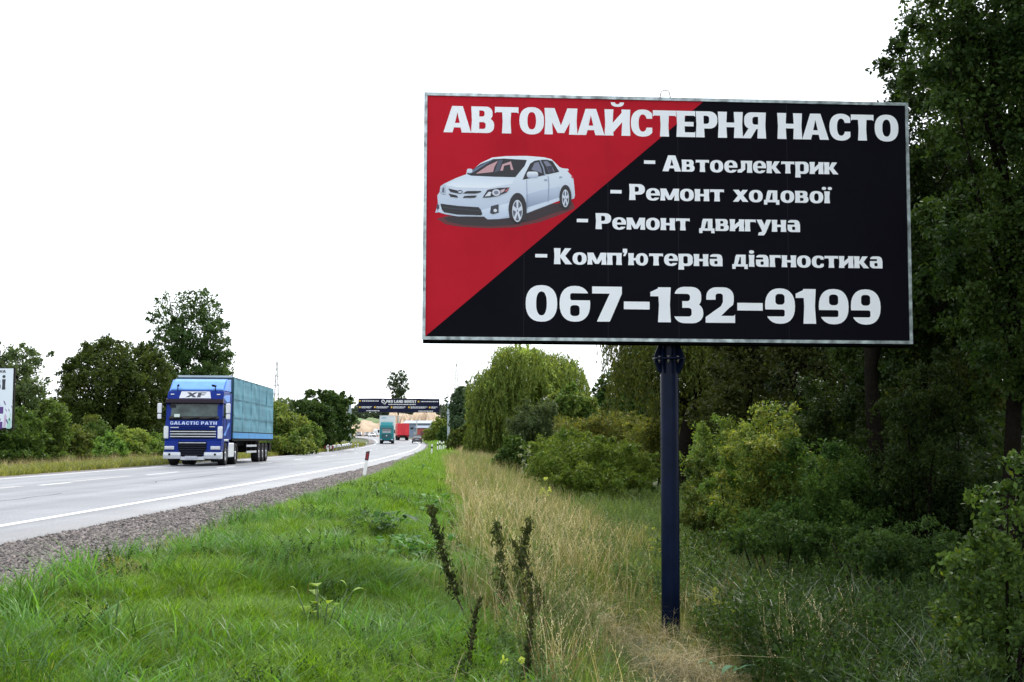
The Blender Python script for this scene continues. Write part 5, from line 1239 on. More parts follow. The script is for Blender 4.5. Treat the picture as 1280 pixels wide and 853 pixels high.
# weeping willow: hanging strands
def willow(px_, D, label, lobes_px, nstr, seed, ca, cb, leaf=.16, slen=(1.0, 3.0), r=.35, inner=9000, floor=.3, group=None):
    rng = np.random.default_rng(seed)
    x = at(px_, 550, D).x; z0 = gz(x, D); root = empty('willow_tree', (x, D, z0)); tag(root, label, 'willow tree', group)
    lobes = [lob(a, b, D + dd, rx_, rz_, x, D, z0) for a, b, rx_, rz_, dd in lobes_px]
    la = np.array(lobes); ar = la[:, 3] * la[:, 5]; li = rng.choice(len(la), nstr, p=ar / ar.sum())
    u = rng.normal(size=(nstr, 3)); u[:, 2] = np.abs(u[:, 2]) * .9 - .25; u /= np.linalg.norm(u, axis=1)[:, None]
    S = la[li, :3] + u * la[li, 3:6] * rng.uniform(.75, 1.03, nstr)[:, None]
    ln = rng.uniform(*slen, nstr) * (1 - .35 * np.clip(u[:, 2], 0, 1)); ln = np.minimum(ln, np.maximum(S[:, 2] - floor, .3))
    per = 22; t = np.tile(np.linspace(0, 1, per), nstr); si = np.repeat(np.arange(nstr), per)
    hor = np.stack([u[:, 0], u[:, 1], np.zeros(nstr)], 1)
    P = S[si] + hor[si] * (np.sqrt(t) * .35)[:, None] + rng.normal(0, .035, (len(t), 3)); P[:, 2] -= t * ln[si]
    P[:, 0] += .12 * np.sin(t * 3 + si)
    K = nstr; col = leaf_cols(rng, si, K, ca, cb, .05)
    L = leaf * rng.uniform(.7, 1.4, len(P))
    me = leaves_mesh('strand_foliage', P, L, L * .30, col, rng, None, down=2.2, upn=0)
    link('strand_foliage', me, None, root)
    if inner:
        P, o, k, K = crown_pts(rng, [(a, b, c, d * .85, e * .85, f * .85) for a, b, c, d, e, f in lobes], inner, .3, 22)
        col = leaf_cols(rng, k, K, ca, cb); L = leaf * rng.uniform(.7, 1.3, len(P))
        link('inner_crown', leaves_mesh('inner_crown', P, L, L * .4, col, rng, o, 1.0), None, root)
    trunk_mesh(rng, (0, 0, 0), (0, 0, max(l[2] for l in lobes)), r, lobes, 10).build('trunk', BARK, root)
    return root
WLa, WLb = (.085, .135, .026), (.21, .27, .065)
willow(660, 90, 'large weeping willow beside the road, left of the billboard pole', [(665, 470, 55, 36, 0), (625, 500, 36, 46, -1), (605, 545, 20, 40, 0), (700, 475, 34, 34, 1), (650, 445, 34, 16, 0), (640, 540, 45, 45, 1), (612, 480, 24, 20, 0)], 2300, 81, WLa, WLb, leaf=.24, slen=(1.0, 3.0), inner=14000)
ptree('broadleaf_tree', 712, 74, 'fresh green young tree in front of the right side of the willow', 'tree', [(712, 505, 26, 22, 0), (735, 512, 18, 16, 0), (690, 520, 20, 20, 0)], 11000, .19, MGa, YGb, r=.12, seed=82)
ptree('broadleaf_tree', 778, 78, 'dark green tree with gaps of sky between the willow and the pole', 'tree', [(775, 478, 22, 26, 0), (800, 490, 24, 32, 1), (752, 492, 12, 20, 0), (790, 455, 18, 14, 0), (770, 515, 38, 22, 0), (820, 500, 20, 34, 1)], 22000, .22, DGa, (.05, .10, .02), r=.22, seed=83, ragged=.16, nclump=20, clump=.26)
ptree('shrub', 665, 60, 'grey-green shrub with feathery twigs at the foot of the willow', 'shrub', [(665, 525, 24, 22, 0), (648, 540, 18, 18, 0), (685, 515, 14, 16, 0)], 12000, .14, GGa, GGb, r=.05, seed=84, trunk=False, aspect=.3)
ptree('shrub', 648, 52, 'dark leafy shrub under the grey-green one, left of the willow bush', 'shrub', [(645, 570, 22, 24, 0), (628, 580, 16, 18, 0)], 8000, .13, DGa, MGb, r=.05, seed=85, trunk=False)
ptree('shrub', 745, 56, 'broad yellow-tinged shrub behind the round willow bush', 'shrub', [(720, 538, 34, 20, 0), (765, 532, 36, 20, 0), (800, 540, 34, 24, 1), (740, 552, 50, 20, 0)], 26000, .13, (.07,.10,.02), (.19,.21,.05), r=.03, seed=86, trunk=False, aspect=.35, yellow=.12)
ptree('shrub', 812, 50, 'light olive shrub directly left of the pole at eye height', 'shrub', [(805, 545, 30, 22, 0), (835, 540, 26, 28, 0), (815, 570, 34, 22, 0)], 20000, .12, (.07,.10,.02), (.19,.21,.05), r=.03, seed=87, trunk=False, aspect=.35, yellow=.08)
ptree('shrub', 735, 42, 'big rounded green willow bush left of the billboard pole', 'shrub', [(715, 570, 56, 30, 0), (760, 578, 50, 32, 0), (690, 585, 36, 26, -1), (795, 590, 34, 26, 0), (740, 597, 60, 18, -1)], 44000, .11, (.080, .150, .018), (.20, .27, .048), r=.03, seed=88, trunk=False, aspect=.32, nclump=50, clump=.17, ragged=.05, fill=.4, shell=.7)
willow(850, 47, 'tall drooping willow behind the lower right part of the billboard', [(860, 430, 85, 60, 0), (820, 400, 60, 60, 1), (905, 440, 60, 60, 0), (800, 460, 34, 30, 0), (880, 500, 60, 40, 2)], 1700, 89, (.06, .088, .018), (.125, .15, .036), leaf=.15, slen=(1.0, 2.6), inner=20000, floor=3.2)

# --- the dark wood on the right
fl = [
 # px, D, lobes, n, leaf, cols, label
 (925, 40, [(930, 470, 60, 60, 0), (900, 520, 50, 40, -1), (960, 410, 60, 60, 1), (950, 550, 60, 40, 0), (940, 330, 70, 70, 1)], 30000, .15, OGa, OGb, 'olive tree behind the billboard, right of the pole'),
 (1010, 34, [(1020, 470, 70, 60, 0), (990, 400, 60, 60, 1), (1040, 540, 70, 50, 0), (1020, 320, 70, 80, 1), (1045, 230, 60, 60, 0)], 36000, .13, DGa, OGb, 'dark tree behind the lower right corner of the billboard'),
 (1112, 25, [(1130, 330, 75, 70, 0), (1100, 420, 80, 60, 1), (1170, 240, 80, 70, 1), (1125, 180, 70, 70, 0), (1165, 90, 70, 60, 0), (1180, 380, 80, 70, 1)], 60000, .105, (.016, .038, .010), (.05, .085, .018), 'tall dark tree with a straight trunk just right of the billboard'),
 (1158, 27, [(1215, 330, 90, 80, 0), (1240, 200, 90, 90, 1), (1160, 450, 80, 60, 2), (1230, 450, 90, 60, 1), (1250, 80, 80, 70, 0)], 50000, .11, DGa, OGb, 'dark tree with a slightly bent trunk, second from the billboard'),
 (1250, 21, [(1250, 300, 95, 110, 0), (1225, 120, 90, 80, 0), (1185, 20, 75, 60, 0), (1290, 20, 110, 90, 0), (1320, 200, 110, 110, 0), (1300, 420, 110, 80, 0), (1255, -60, 100, 60, 0)], 85000, .095, (.018, .042, .010), (.055, .095, .020), 'nearest tall tree of the dark wood at the right edge'),
 (1400, 24, [(1400, 300, 120, 130, 0), (1420, 100, 120, 110, 0), (1380, 470, 120, 80, 0)], 26000, .14, DGa, DGb, 'dark tree just outside the right edge'),
 (1360, 34, [(1360, 330, 150, 130, 0), (1350, 150, 130, 110, 0), (1340, 500, 140, 60, 0)], 26000, .17, DGa, DGb, 'dark tree deep in the wood at the right edge'),
 (1200, 38, [(1200, 400, 110, 100, 0), (1180, 250, 100, 90, 0), (1210, 530, 110, 50, 0), (1110, 500, 80, 60, 0)], 34000, .17, DGa, DGb, 'dark tree deep in the wood between the two trunks'),
 (1090, 48, [(1080, 470, 120, 80, 0), (1060, 350, 100, 90, 0), (1100, 560, 120, 40, 0)], 26000, .20, DGa, DGb, 'background tree of the dark wood behind the billboard corner'),
 (960, 60, [(960, 490, 100, 70, 0), (900, 440, 90, 70, 0), (980, 560, 120, 30, 0)], 24000, .22, DGa, OGb, 'background tree far behind the billboard pole'),
 (1290, 50, [(1290, 450, 140, 90, 0), (1290, 300, 120, 100, 0), (1290, 560, 140, 40, 0)], 22000, .24, DGa, DGb, 'background tree deepest in the wood at the right'),
]
for k, (px_, D, lp_, n, leaf, ca, cb, lb_) in enumerate(fl):
    ca = tuple(v * .66 for v in ca); cb = tuple(v * .64 for v in cb)  # leaf colours darkened: the wood's deep shade is put into them
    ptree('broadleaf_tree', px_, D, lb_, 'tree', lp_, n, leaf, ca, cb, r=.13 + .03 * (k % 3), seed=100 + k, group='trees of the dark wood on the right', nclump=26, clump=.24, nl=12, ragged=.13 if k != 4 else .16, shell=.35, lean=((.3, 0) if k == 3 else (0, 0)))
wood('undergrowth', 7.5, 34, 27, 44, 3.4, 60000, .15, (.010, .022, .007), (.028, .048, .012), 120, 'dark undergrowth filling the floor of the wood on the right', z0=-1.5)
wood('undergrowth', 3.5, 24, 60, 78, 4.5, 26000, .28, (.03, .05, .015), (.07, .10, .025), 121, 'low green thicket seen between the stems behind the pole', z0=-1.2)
for k, (x_, y_, w_) in enumerate(((9.6, 13.2, 'farthest forward of those'), (8.6, 7.5, 'closest to the meadow of those'), (11.5, 3.5, 'nearest the camera of those'), (13.5, 9.5, 'deepest in the wood of those'))):  # wood continued out of view, added to block sky light from the right
    tree('broadleaf_tree', x_, y_, 'dark tree, ' + w_ + ' standing outside the right edge of the photo', 'tree', [(.3, 0, 8, 2.6, 2.6, 2.6), (-.4, .4, 11, 2.6, 2.6, 2.4), (.6, -.8, 5.2, 2.2, 2.4, 1.8), (.2, .2, 13.5, 2, 2, 1.6)],
         14000, .20, (.02, .04, .01), (.045, .075, .018), r=.16, seed=150 + k, group='trees of the dark wood on the right')
sl_ = [
 (905, 30, [(900, 570, 40, 50, 0), (925, 600, 44, 44, -1), (880, 610, 26, 30, 0)], 20000, .085, OGa, MGb, 'olive bush to the right of the billboard pole', .08),
 (950, 24, [(955, 575, 46, 60, 0), (925, 625, 46, 40, 0), (990, 610, 50, 50, 0), (960, 520, 30, 26, 0)], 34000, .075, MGa, YGb, 'bush with yellowing upper twigs right of the pole', .16),
 (1035, 23, [(1035, 590, 60, 50, 0), (1000, 650, 60, 40, 0), (1075, 640, 60, 50, 0)], 30000, .07, (.020, .050, .012), (.06, .11, .022), 'dark green bush in front of the tall trunk', .02),
 (1130, 22.5, [(1120, 640, 56, 40, 0), (1170, 660, 56, 40, 0)], 18000, .07, (.018, .045, .012), (.05, .095, .02), 'low dark bush at the feet of the two trunks', .02),
 (1225, 22, [(1215, 650, 56, 50, 0), (1270, 640, 60, 60, 0)], 16000, .07, (.018, .042, .012), (.045, .085, .02), 'dark bush deep behind the near right bush', .02),
 (880, 26, [(880, 640, 30, 26, 0), (905, 655, 40, 22, 0), (868, 600, 20, 30, 1)], 12000, .075, MGa, YGb, 'low light green scrub right behind the pole', .06),
 (985, 20, [(985, 668, 52, 22, 0), (940, 672, 40, 18, 0), (1035, 676, 46, 22, 0)], 14000, .06, (.022, .055, .014), (.065, .12, .026), 'low ragged scrub in front of the dark green bush', .05),
 (1130, 18.5, [(1120, 690, 60, 24, 0), (1080, 690, 40, 22, 0), (1180, 690, 50, 30, 0)], 14000, .06, (.020, .048, .014), (.055, .105, .024), 'low ragged scrub below the two trunks', .03),
 (1060, 26, [(1060, 520, 56, 46, 0), (1100, 560, 50, 50, 0), (1010, 530, 40, 40, 0), (1040, 580, 60, 40, 0)], 24000, .085, (.022, .045, .012), (.06, .095, .02), 'tall ragged thicket left of the straight trunk', .03),
 (1150, 22, [(1135, 500, 40, 44, 0), (1175, 540, 46, 50, 0), (1120, 570, 44, 44, 0), (1190, 470, 36, 36, 0), (1150, 600, 50, 34, 0)], 20000, .075, (.018, .038, .010), (.05, .082, .018), 'leafy saplings in front of the two trunks', .03),
 (1262, 11.0, [(1262, 640, 55, 46, 0), (1275, 720, 75, 70, 0), (1225, 690, 32, 36, 0), (1300, 590, 50, 36, 0), (1250, 790, 66, 60, 0), (1200, 770, 26, 40, 0)], 7500, .062, (.030, .065, .014), (.085, .145, .030), 'near leafy bush with rounded leaves at the right edge', .03),
]
for k, (px_, D, lp_, n, leaf, ca, cb, lb_, ye) in enumerate(sl_):
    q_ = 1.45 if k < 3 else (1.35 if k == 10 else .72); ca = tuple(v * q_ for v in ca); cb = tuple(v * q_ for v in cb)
    ptree('shrub', px_, D, lb_, 'shrub', lp_, n, leaf, ca, cb, r=.025, seed=130 + k, trunk=False, yellow=ye, aspect=.55 if k == 10 else .4, group='bushes at the edge of the wood', nclump=24, clump=.30, ragged=.26, fill=.12)

# ------------------------------------------------------------------ grasses: tufts scattered with geometry nodes
SRC = {}
def blades_mesh(name, n, h, w, spread, lean, ca, cb, seed, m, seg=4, head=0.0, headcol=None, headn=10, leafy=0, curl=.6, leaflen=.05):
    rng = np.random.default_rng(seed)
    V, Fq, C = [], [], []
    for i in range(n):
        x, y = rng.normal(0, spread, 2); az = rng.uniform(0, 2 * math.pi); H = h * rng.uniform(.55, 1.15); ln = H * lean * rng.uniform(.3, 1.5)
        dx, dy = math.cos(az), math.sin(az); px_, py_ = -math.sin(az + rng.normal(0, .6)), math.cos(az + rng.normal(0, .6))
        t = rng.random(); c = (np.array(ca) * (1 - t) + np.array(cb) * t) * rng.uniform(.75, 1.25)
        b = len(V); ww = w * rng.uniform(.7, 1.3)
        path = []
        for k in range(seg + 1):
            f = k / seg; r_ = ln * f ** 2; z = H * (f - curl * lean * f ** 3 * .5)
            wd = ww * (1 - f ** 1.6) * .5 + ww * .04
            path.append((x + dx * r_, y + dy * r_, z))
            V += [(x + dx * r_ - px_ * wd, y + dy * r_ - py_ * wd, z), (x + dx * r_ + px_ * wd, y + dy * r_ + py_ * wd, z)]; C += [c, c]
        for k in range(seg): Fq += [b + 2 * k, b + 2 * k + 1, b + 2 * k + 3, b + 2 * k + 2]
        def add_leaf(p, d, L, W, cc):
            b2 = len(V); d = d / (np.linalg.norm(d) + 1e-9); s = np.cross(d, rng.normal(size=3)); s /= np.linalg.norm(s) + 1e-9
            p = np.array(p); V.extend([tuple(p), tuple(p + d * L * .5 + s * W * .5), tuple(p + d * L), tuple(p + d * L * .5 - s * W * .5)]); C.extend([cc] * 4); Fq.extend([b2, b2 + 1, b2 + 2, b2 + 3])
        if head and rng.random() < .85:
            hc = np.array(headcol) * rng.uniform(.8, 1.2)
            for q in range(headn):
                f = 1 - head * rng.random(); k = min(seg - 1, int(f * seg)); g = f * seg - k
                p = np.array(path[k]) * (1 - g) + np.array(path[k + 1]) * g
                add_leaf(p, np.array([dx * .3, dy * .3, 1.2]) + rng.normal(0, .45, 3), .026 * h, .006 * h, hc)
        for q in range(leafy):
            f = rng.uniform(.12, 1); k = min(seg - 1, int(f * seg)); g = f * seg - k
            p = np.array(path[k]) * (1 - g) + np.array(path[k + 1]) * g
            add_leaf(p, rng.normal(0, 1, 3) + np.array([0, 0, .3]), leaflen * rng.uniform(.6, 1.3), leaflen * .38, c * rng.uniform(.8, 1.3))
    me = np_mesh(name, np.array(V), 4, np.array(Fq), cols=np.array(C)); me.materials.append(m)
    return me
def source(key, meshes):
    c = bpy.data.collections.new(key)
    for i, me in enumerate(meshes):
        o = bpy.data.objects.new(me.name, me); c.objects.link(o)
    SRC[key] = (c, len(meshes))
GRa, GRb = (.050, .125, .005), (.175, .310, .016)
source('tuft_short', [blades_mesh('tuft_short', 23, .27, .0078, .055, .85, GRa, GRb, 200 + i, GRASS) for i in range(5)])
source('tuft_far', [blades_mesh('tuft_far', 22, .24, .016, .13, .7, GRa, GRb, 210 + i, GRASS, seg=3) for i in range(4)])
source('tuft_coarse', [blades_mesh('tuft_coarse', 20, .36, .011, .06, .9, (.045, .13, .018), (.11, .23, .045), 220 + i, GRASS, seg=5) for i in range(3)])
source('tuft_dull', [blades_mesh('tuft_dull', 22, .24, .016, .13, .7, (.09, .12, .02), (.24, .24, .07), 214 + i, GRASS, seg=3) for i in range(4)])
source('verge_dry', [blades_mesh('verge_dry', 12, .16, .007, .06, .6, (.20, .20, .06), (.38, .31, .15), 225 + i, STRAW, seg=3) for i in range(3)])
source('straw', [blades_mesh('straw', 8, .95, .0075, .13, .38, (.28, .22, .09), (.60, .52, .33), 230 + i, STRAW, seg=5, head=.22, headcol=(.62, .54, .38), headn=12) for i in range(5)])
source('straw_rust', [blades_mesh('straw_rust', 8, .85, .0065, .10, .35, (.20, .15, .06), (.34, .24, .12), 240 + i, STRAW, seg=5, head=.3, headcol=(.24, .13, .07), headn=16) for i in range(4)])
source('tall_green', [blades_mesh('tall_green', 14, .66, .008, .10, .50, (.060, .110, .018), (.15, .20, .050), 250 + i, GRASS, seg=5) for i in range(4)])
source('straw_far', [blades_mesh('straw_far', 14, .95, .014, .22, .32, (.30, .25, .12), (.50, .42, .25), 255 + i, STRAW, seg=3, head=.25, headcol=(.46, .37, .24), headn=8) for i in range(4)])
source('reed', [blades_mesh('reed', 10, .95, .020, .09, .85, (.022, .058, .020), (.070, .130, .045), 260 + i, GRASS, seg=6) for i in range(4)])
source('herb', [blades_mesh('herb', 6, .65, .006, .10, .25, (.055, .095, .035), (.10, .155, .06), 270 + i, LEAF, seg=4, leafy=26, leaflen=.055) for i in range(4)])
source('herb_dark', [blades_mesh('herb_dark', 6, .75, .006, .12, .25, (.015, .036, .009), (.044, .080, .018), 280 + i, LEAF, seg=4, leafy=30, leaflen=.065) for i in range(4)])  # colours lowered to stand in for shade from the trees overhead
source('litter', [blades_mesh('litter', 16, .30, .006, .16, 2.2, (.26, .21, .10), (.42, .35, .20), 290 + i, STRAW, seg=4) for i in range(3)])
def stones(i):
    rng = np.random.default_rng(300 + i); bm = bmesh.new(); bmesh.ops.create_icosphere(bm, subdivisions=1, radius=.5)
    for v in bm.verts: v.co *= rng.uniform(.7, 1.2); v.co.z *= .6
    me = bpy.data.meshes.new('stone'); bm.to_mesh(me); bm.free(); me.materials.append(STONE); return me
STONE = mat('crushed_stone', (.16, .13, .125), rough=.9, noise=.35, nscale=2.0)
_n = STONE.node_tree; _oi = _n.nodes.new('ShaderNodeObjectInfo'); _r = _n.nodes.new('ShaderNodeValToRGB')
_r.color_ramp.elements[0].color = (.042, .038, .040, 1); _r.color_ramp.elements[1].color = (.27, .235, .22, 1)
_n.links.new(_oi.outputs['Random'], _r.inputs[0]); _n.links.new(_r.outputs[0], _n.nodes['Principled BSDF'].inputs['Base Color'])
source('stone', [stones(i) for i in range(6)])

def scatter(name, key, X, Y, scl, rng, label, cat, zoff=0.0, tilt=.12, zs=None):
    c, nv = SRC[key]; n = len(X)
    Z = ground_z(X, Y) + zoff if zs is None else zs
    me = bpy.data.meshes.new(name); me.vertices.add(n)
    me.vertices.foreach_set('co', np.stack([X, Y, Z], 1).astype(np.float32).ravel()); me.update()
    a = me.attributes.new('rot', 'FLOAT_VECTOR', 'POINT'); a.data.foreach_set('vector', np.stack([rng.normal(0, tilt, n), rng.normal(0, tilt, n), rng.uniform(0, 6.283, n)], 1).astype(np.float32).ravel())
    s = np.asarray(scl, np.float32); s3 = np.stack([s, s, s * rng.uniform(.75, 1.25, n)], 1).astype(np.float32)
    a = me.attributes.new('scl', 'FLOAT_VECTOR', 'POINT'); a.data.foreach_set('vector', s3.ravel())
    a = me.attributes.new('idx', 'INT', 'POINT'); a.data.foreach_set('value', rng.integers(0, nv, n).astype(np.int32))
    o = link(name, me); tag(o, label, cat, kind='stuff')
    g = bpy.data.node_groups.new(name, 'GeometryNodeTree')
    g.interface.new_socket('Geometry', in_out='INPUT', socket_type='NodeSocketGeometry'); g.interface.new_socket('Geometry', in_out='OUTPUT', socket_type='NodeSocketGeometry')
    N = g.nodes; gi = N.new('NodeGroupInput'); go_ = N.new('NodeGroupOutput')
    mp = N.new('GeometryNodeMeshToPoints'); ip = N.new('GeometryNodeInstanceOnPoints'); ci = N.new('GeometryNodeCollectionInfo')
    ci.inputs['Collection'].default_value = c; ci.inputs['Separate Children'].default_value = True; ci.inputs['Reset Children'].default_value = True
    ip.inputs['Pick Instance'].default_value = True
    def na(nm, dt):
        q = N.new('GeometryNodeInputNamedAttribute'); q.data_type = dt; q.inputs['Name'].default_value = nm; return q
    ra, sa, ia = na('rot', 'FLOAT_VECTOR'), na('scl', 'FLOAT_VECTOR'), na('idx', 'INT')
    er = N.new('FunctionNodeEulerToRotation')
    Lk = g.links
    Lk.new(gi.outputs[0], mp.inputs[0]); Lk.new(mp.outputs[0], ip.inputs['Points']); Lk.new(ci.outputs[0], ip.inputs['Instance'])
    Lk.new(ia.outputs[0], ip.inputs['Instance Index']); Lk.new(ra.outputs[0], er.inputs[0]); Lk.new(er.outputs[0], ip.inputs['Rotation']); Lk.new(sa.outputs[0], ip.inputs['Scale'])
    Lk.new(ip.outputs[0], go_.inputs[0])
    md = o.modifiers.new('scatter', 'NODES'); md.node_group = g
    return o
def field(rng, s0, s1, D0, D1, n, p=1.0):
    """random points between road offsets s0..s1 and distances D0..D1; denser near for p>1; kept inside the view plus a margin"""
    D = D0 + (D1 - D0) * rng.random(n) ** p
    s = rng.uniform(0, 1, n); s = (s0(D) if callable(s0) else s0) * (1 - s) + (s1(D) if callable(s1) else s1) * s
    m = sl(D); nn = np.sqrt(1 + m * m); X = xr(D) + s / nn; Y = D - s * m / nn
    k = np.abs(X) < Y * .43 + 1.2
    return X[k], Y[k], s[k], D[k]
def border(D): return np.interp(D, [8, 30, 60, 240], [6.6, 5.8, 4.8, 4.5]) + .35 * np.sin(D * .55) * np.cos(D * .21 + 1) + .2 * np.sin(D * 1.3)
rng = np.random.default_rng(400)
def gborder(D): return border(D) + .35 * vnoise(D * .8, D * .3, 2)
def gedge(D): return np.interp(D, [8, 30, 60, 240], [2.85, 2.5, 2.1, 2.2]) + .12 * np.sin(D * 1.9) + .08 * np.sin(D * 4.3)
# green verge
X, Y, s, D = field(rng, gedge, lambda d: gborder(d) + .5, 6.5, 21, 19000, 1.25)
tall = np.clip(.75 + .35 * vnoise(X * 1.3, Y * .9, 5), .45, 1.2) * np.interp(s - gedge(D), [0, .9], [.30, 1])
scatter('verge_grass', 'tuft_short', X, Y, tall, rng, 'bright green grass on the verge in the foreground, left half of the photo', 'grass')
X, Y, s, D = field(rng, gedge, lambda d: gborder(d) + .3, 20, 60, 17000, 1.5)
scatter('verge_grass', 'tuft_far', X, Y, np.interp(D, [20, 60], [.8, 1.25]) * np.interp(s - gedge(D), [0, .4], [.5, 1]), rng, 'green verge grass running on beside the road towards the bend', 'grass')
X, Y, s, D = field(rng, gedge, 7, 60, 260, 8000, 1.4)
scatter('verge_grass', 'tuft_far', X, Y, np.interp(D, [60, 240], [1.4, 3.2]), rng, 'distant green grass around the outside of the bend', 'grass')
X, Y, s, D = field(rng, -13.5, -9.2, 26, 210, 12000, 1.3)
scatter('verge_grass', 'tuft_dull', X, Y, np.interp(D, [26, 200], [1.1, 2.6]), rng, 'strip of grass across the road in front of the shrubs', 'grass')
X, Y, s, D = field(rng, -17, -12.0, 40, 200, 2600, 1.3)
scatter('dry_grass', 'straw_far', X, Y, np.interp(D, [40, 200], [.55, 1.0]), rng, 'pale dry grass at the feet of the shrubs across the road', 'grass')
X, Y, s, D = field(rng, 2.7, lambda d: gborder(d), 6.5, 30, 1900, 1.2)
k = vnoise(X * .9, Y * .7, 8) > .0
scatter('coarse_grass', 'tuft_coarse', X[k], Y[k], rng.uniform(.7, 1.15, k.sum()), rng, 'coarser shiny grass clumps among the bright verge grass', 'grass')
X, Y, s, D = field(rng, lambda d: gedge(d) - .28, lambda d: gedge(d) + .15, 7, 90, 1800, 1.5)
scatter('dry_grass', 'verge_dry', X, Y, rng.uniform(.6, 1.2, len(X)), rng, 'thin dry grass along the seam between gravel and verge', 'grass')
X, Y, s, D = field(rng, 2.7, lambda d: gborder(d), 6.5, 45, 3200, 1.3)
k = vnoise(X * .6, Y * .5, 21) > -.1
scatter('verge_grass', 'tuft_dull', X[k], Y[k], rng.uniform(.35, .8, k.sum()), rng, 'duller yellowish grass mixed into the green verge', 'grass')
X, Y, s, D = field(rng, 2.9, lambda d: gborder(d) + .4, 7, 40, 900, 1.2)
k = vnoise(X * 1.1, Y * .7, 31) > .1
scatter('verge_weeds', 'herb_dark', X[k], Y[k], rng.uniform(.25, .5, k.sum()), rng, 'small leafy weeds dotted through the verge grass', 'weeds')
# dry meadow
def mead(n, D0, D1, s0, s1, p=1.2): return field(rng, s0, s1, D0, D1, n, p)
X, Y, s, D = mead(9000, 8.5, 24, lambda d: gborder(d) - .2, 15.5)
ga = lambda cx, cy, rx, ry: np.exp(-((X - cx) / rx) ** 2 - ((Y - cy) / ry) ** 2)
pdry = (.05 + .95 * ga(.3, 23, 1.3, 7) + .45 * ga(2.5, 13.6, 1.3, 1.6) + .20 * ga(1.4, 16.5, 1.5, 3) + .20 * ga(.9, 11, 1.2, 2.5)) * np.clip(.55 + 1.25 * vnoise(X * 1.9, Y * .9, 11), .05, 1.4) * np.where(X > 4.2, .25, 1) * np.where((X > 2.0) & (Y > 18), .3, 1)
k = rng.random(len(X)) < np.clip(pdry, .01, .8)
def low(X, Y):   # trodden patch in front of the pole
    return (1 - .86 * np.exp(-(np.abs(X - 1.7) / .85) ** 3 - (np.abs(Y - 13.6) / 3.4) ** 4)) * np.interp(Y, [9, 14, 22], [.72, .78, 1.0])
scatter('dry_grass', 'straw', X[k], Y[k], low(X[k], Y[k]) * rng.uniform(.55, 1.1, k.sum()), rng, 'tall straw-coloured grass with seed heads around the billboard pole', 'grass')
k2 = ~k & (rng.random(len(X)) < np.where(X > 5.5, .05, .09 + .22 * ga(1.6, 17, 2.2, 4) + .20 * ga(3.6, 17, 1.2, 3)))
scatter('dry_grass', 'straw_rust', X[k2], Y[k2], low(X[k2], Y[k2]) * rng.uniform(.6, 1.0, k2.sum()), rng, 'reddish brown withered grass mixed into the meadow', 'grass')
X, Y, s, D = mead(13000, 8.5, 26, lambda d: gborder(d) - .1, 16)
k = X < 4.3 + .9 * vnoise(X, Y, 51); X, Y = X[k], Y[k]
scatter('meadow_grass', 'tall_green', X, Y, low(X, Y) * rng.uniform(.45, 1.15, len(X)), rng, 'knee-high green grass under the dry stems of the ditch', 'grass')
X, Y, s, D = mead(1500, 24, 75, lambda d: border(d) - .3, lambda d: border(d) + np.interp(d, [22, 40, 75], [3.0, 2.6, 3.5]), 1.3)
k = vnoise(X * 1.3, Y * .5, 61) > -.25; X, Y = X[k], Y[k]
scatter('dry_grass', 'straw_far', X, Y, rng.uniform(.6, 1.0, len(X)), rng, 'pale dry grass ridge running back beside the green verge', 'grass')
X, Y, s, D = mead(2600, 75, 230, lambda d: border(d) + .5, 9.5, 1.2)
scatter('dry_grass', 'straw_far', X, Y, np.interp(D, [75, 230], [.8, 1.3]), rng, 'far pale grass beyond the marker posts', 'grass')
X, Y, s, D = mead(7000, 20, 75, border, lambda d: border(d) + np.interp(d, [22, 75], [9, 4.5]), 1.3)
scatter('meadow_grass', 'tall_green', X, Y, rng.uniform(.7, 1.45, len(X)), rng, 'green grass mixed into the pale ridge beside the verge', 'grass')
X, Y, s, D = mead(6500, 18, 48, 8, 22, 1.2)
scatter('meadow_herbs', 'herb', X, Y, rng.uniform(.6, 1.15, len(X)), rng, 'grey-green weeds covering the hollow in front of the willow bush', 'weeds')
X, Y, s, D = mead(5200, 9, 24, 6.4, 14, 1.2)
k = vnoise(X * 1.2, Y * .8, 17) > -.25; X, Y = X[k], Y[k]
scatter('meadow_herbs', 'herb', X, Y, low(X, Y) * rng.uniform(.4, 1.05, len(X)), rng, 'leafy weeds growing through the dry grass', 'weeds')
# shaded lush growth on the right
X = rng.uniform(2.9, 11, 6500); Y = 9.0 + 12 * rng.random(6500) ** 1.4; k = (np.abs(X) < Y * .43 + 1) & (vnoise(X * .7, Y * .5, 3) > -.45)
scatter('reed_grass', 'reed', X[k], Y[k], rng.uniform(.5, 1.0, k.sum()), rng, 'broad-bladed dark green grass in the shade, lower right', 'grass')
X = rng.uniform(2.6, 12, 6500); Y = 10 + 15 * rng.random(6500); k = (np.abs(X) < Y * .43 + 1) & (vnoise(X * .8, Y * .6, 7) > -.45)
scatter('shade_herbs', 'herb_dark', X[k], Y[k], rng.uniform(.5, 1.15, k.sum()), rng, 'dark leafy weeds at the foot of the wood', 'weeds')
X = rng.normal(2.4, 1.5, 1500); Y = rng.normal(14.8, 2.6, 1500); k = vnoise(X * 1.6, Y * 1.1, 41) > rng.uniform(-.9, .9, 1500); X, Y = X[k], Y[k]
scatter('flattened_straw', 'litter', X, Y, rng.uniform(.5, 1.1, len(X)), rng, 'flattened dry straw lying at the foot of the pole', 'straw', zoff=.02)
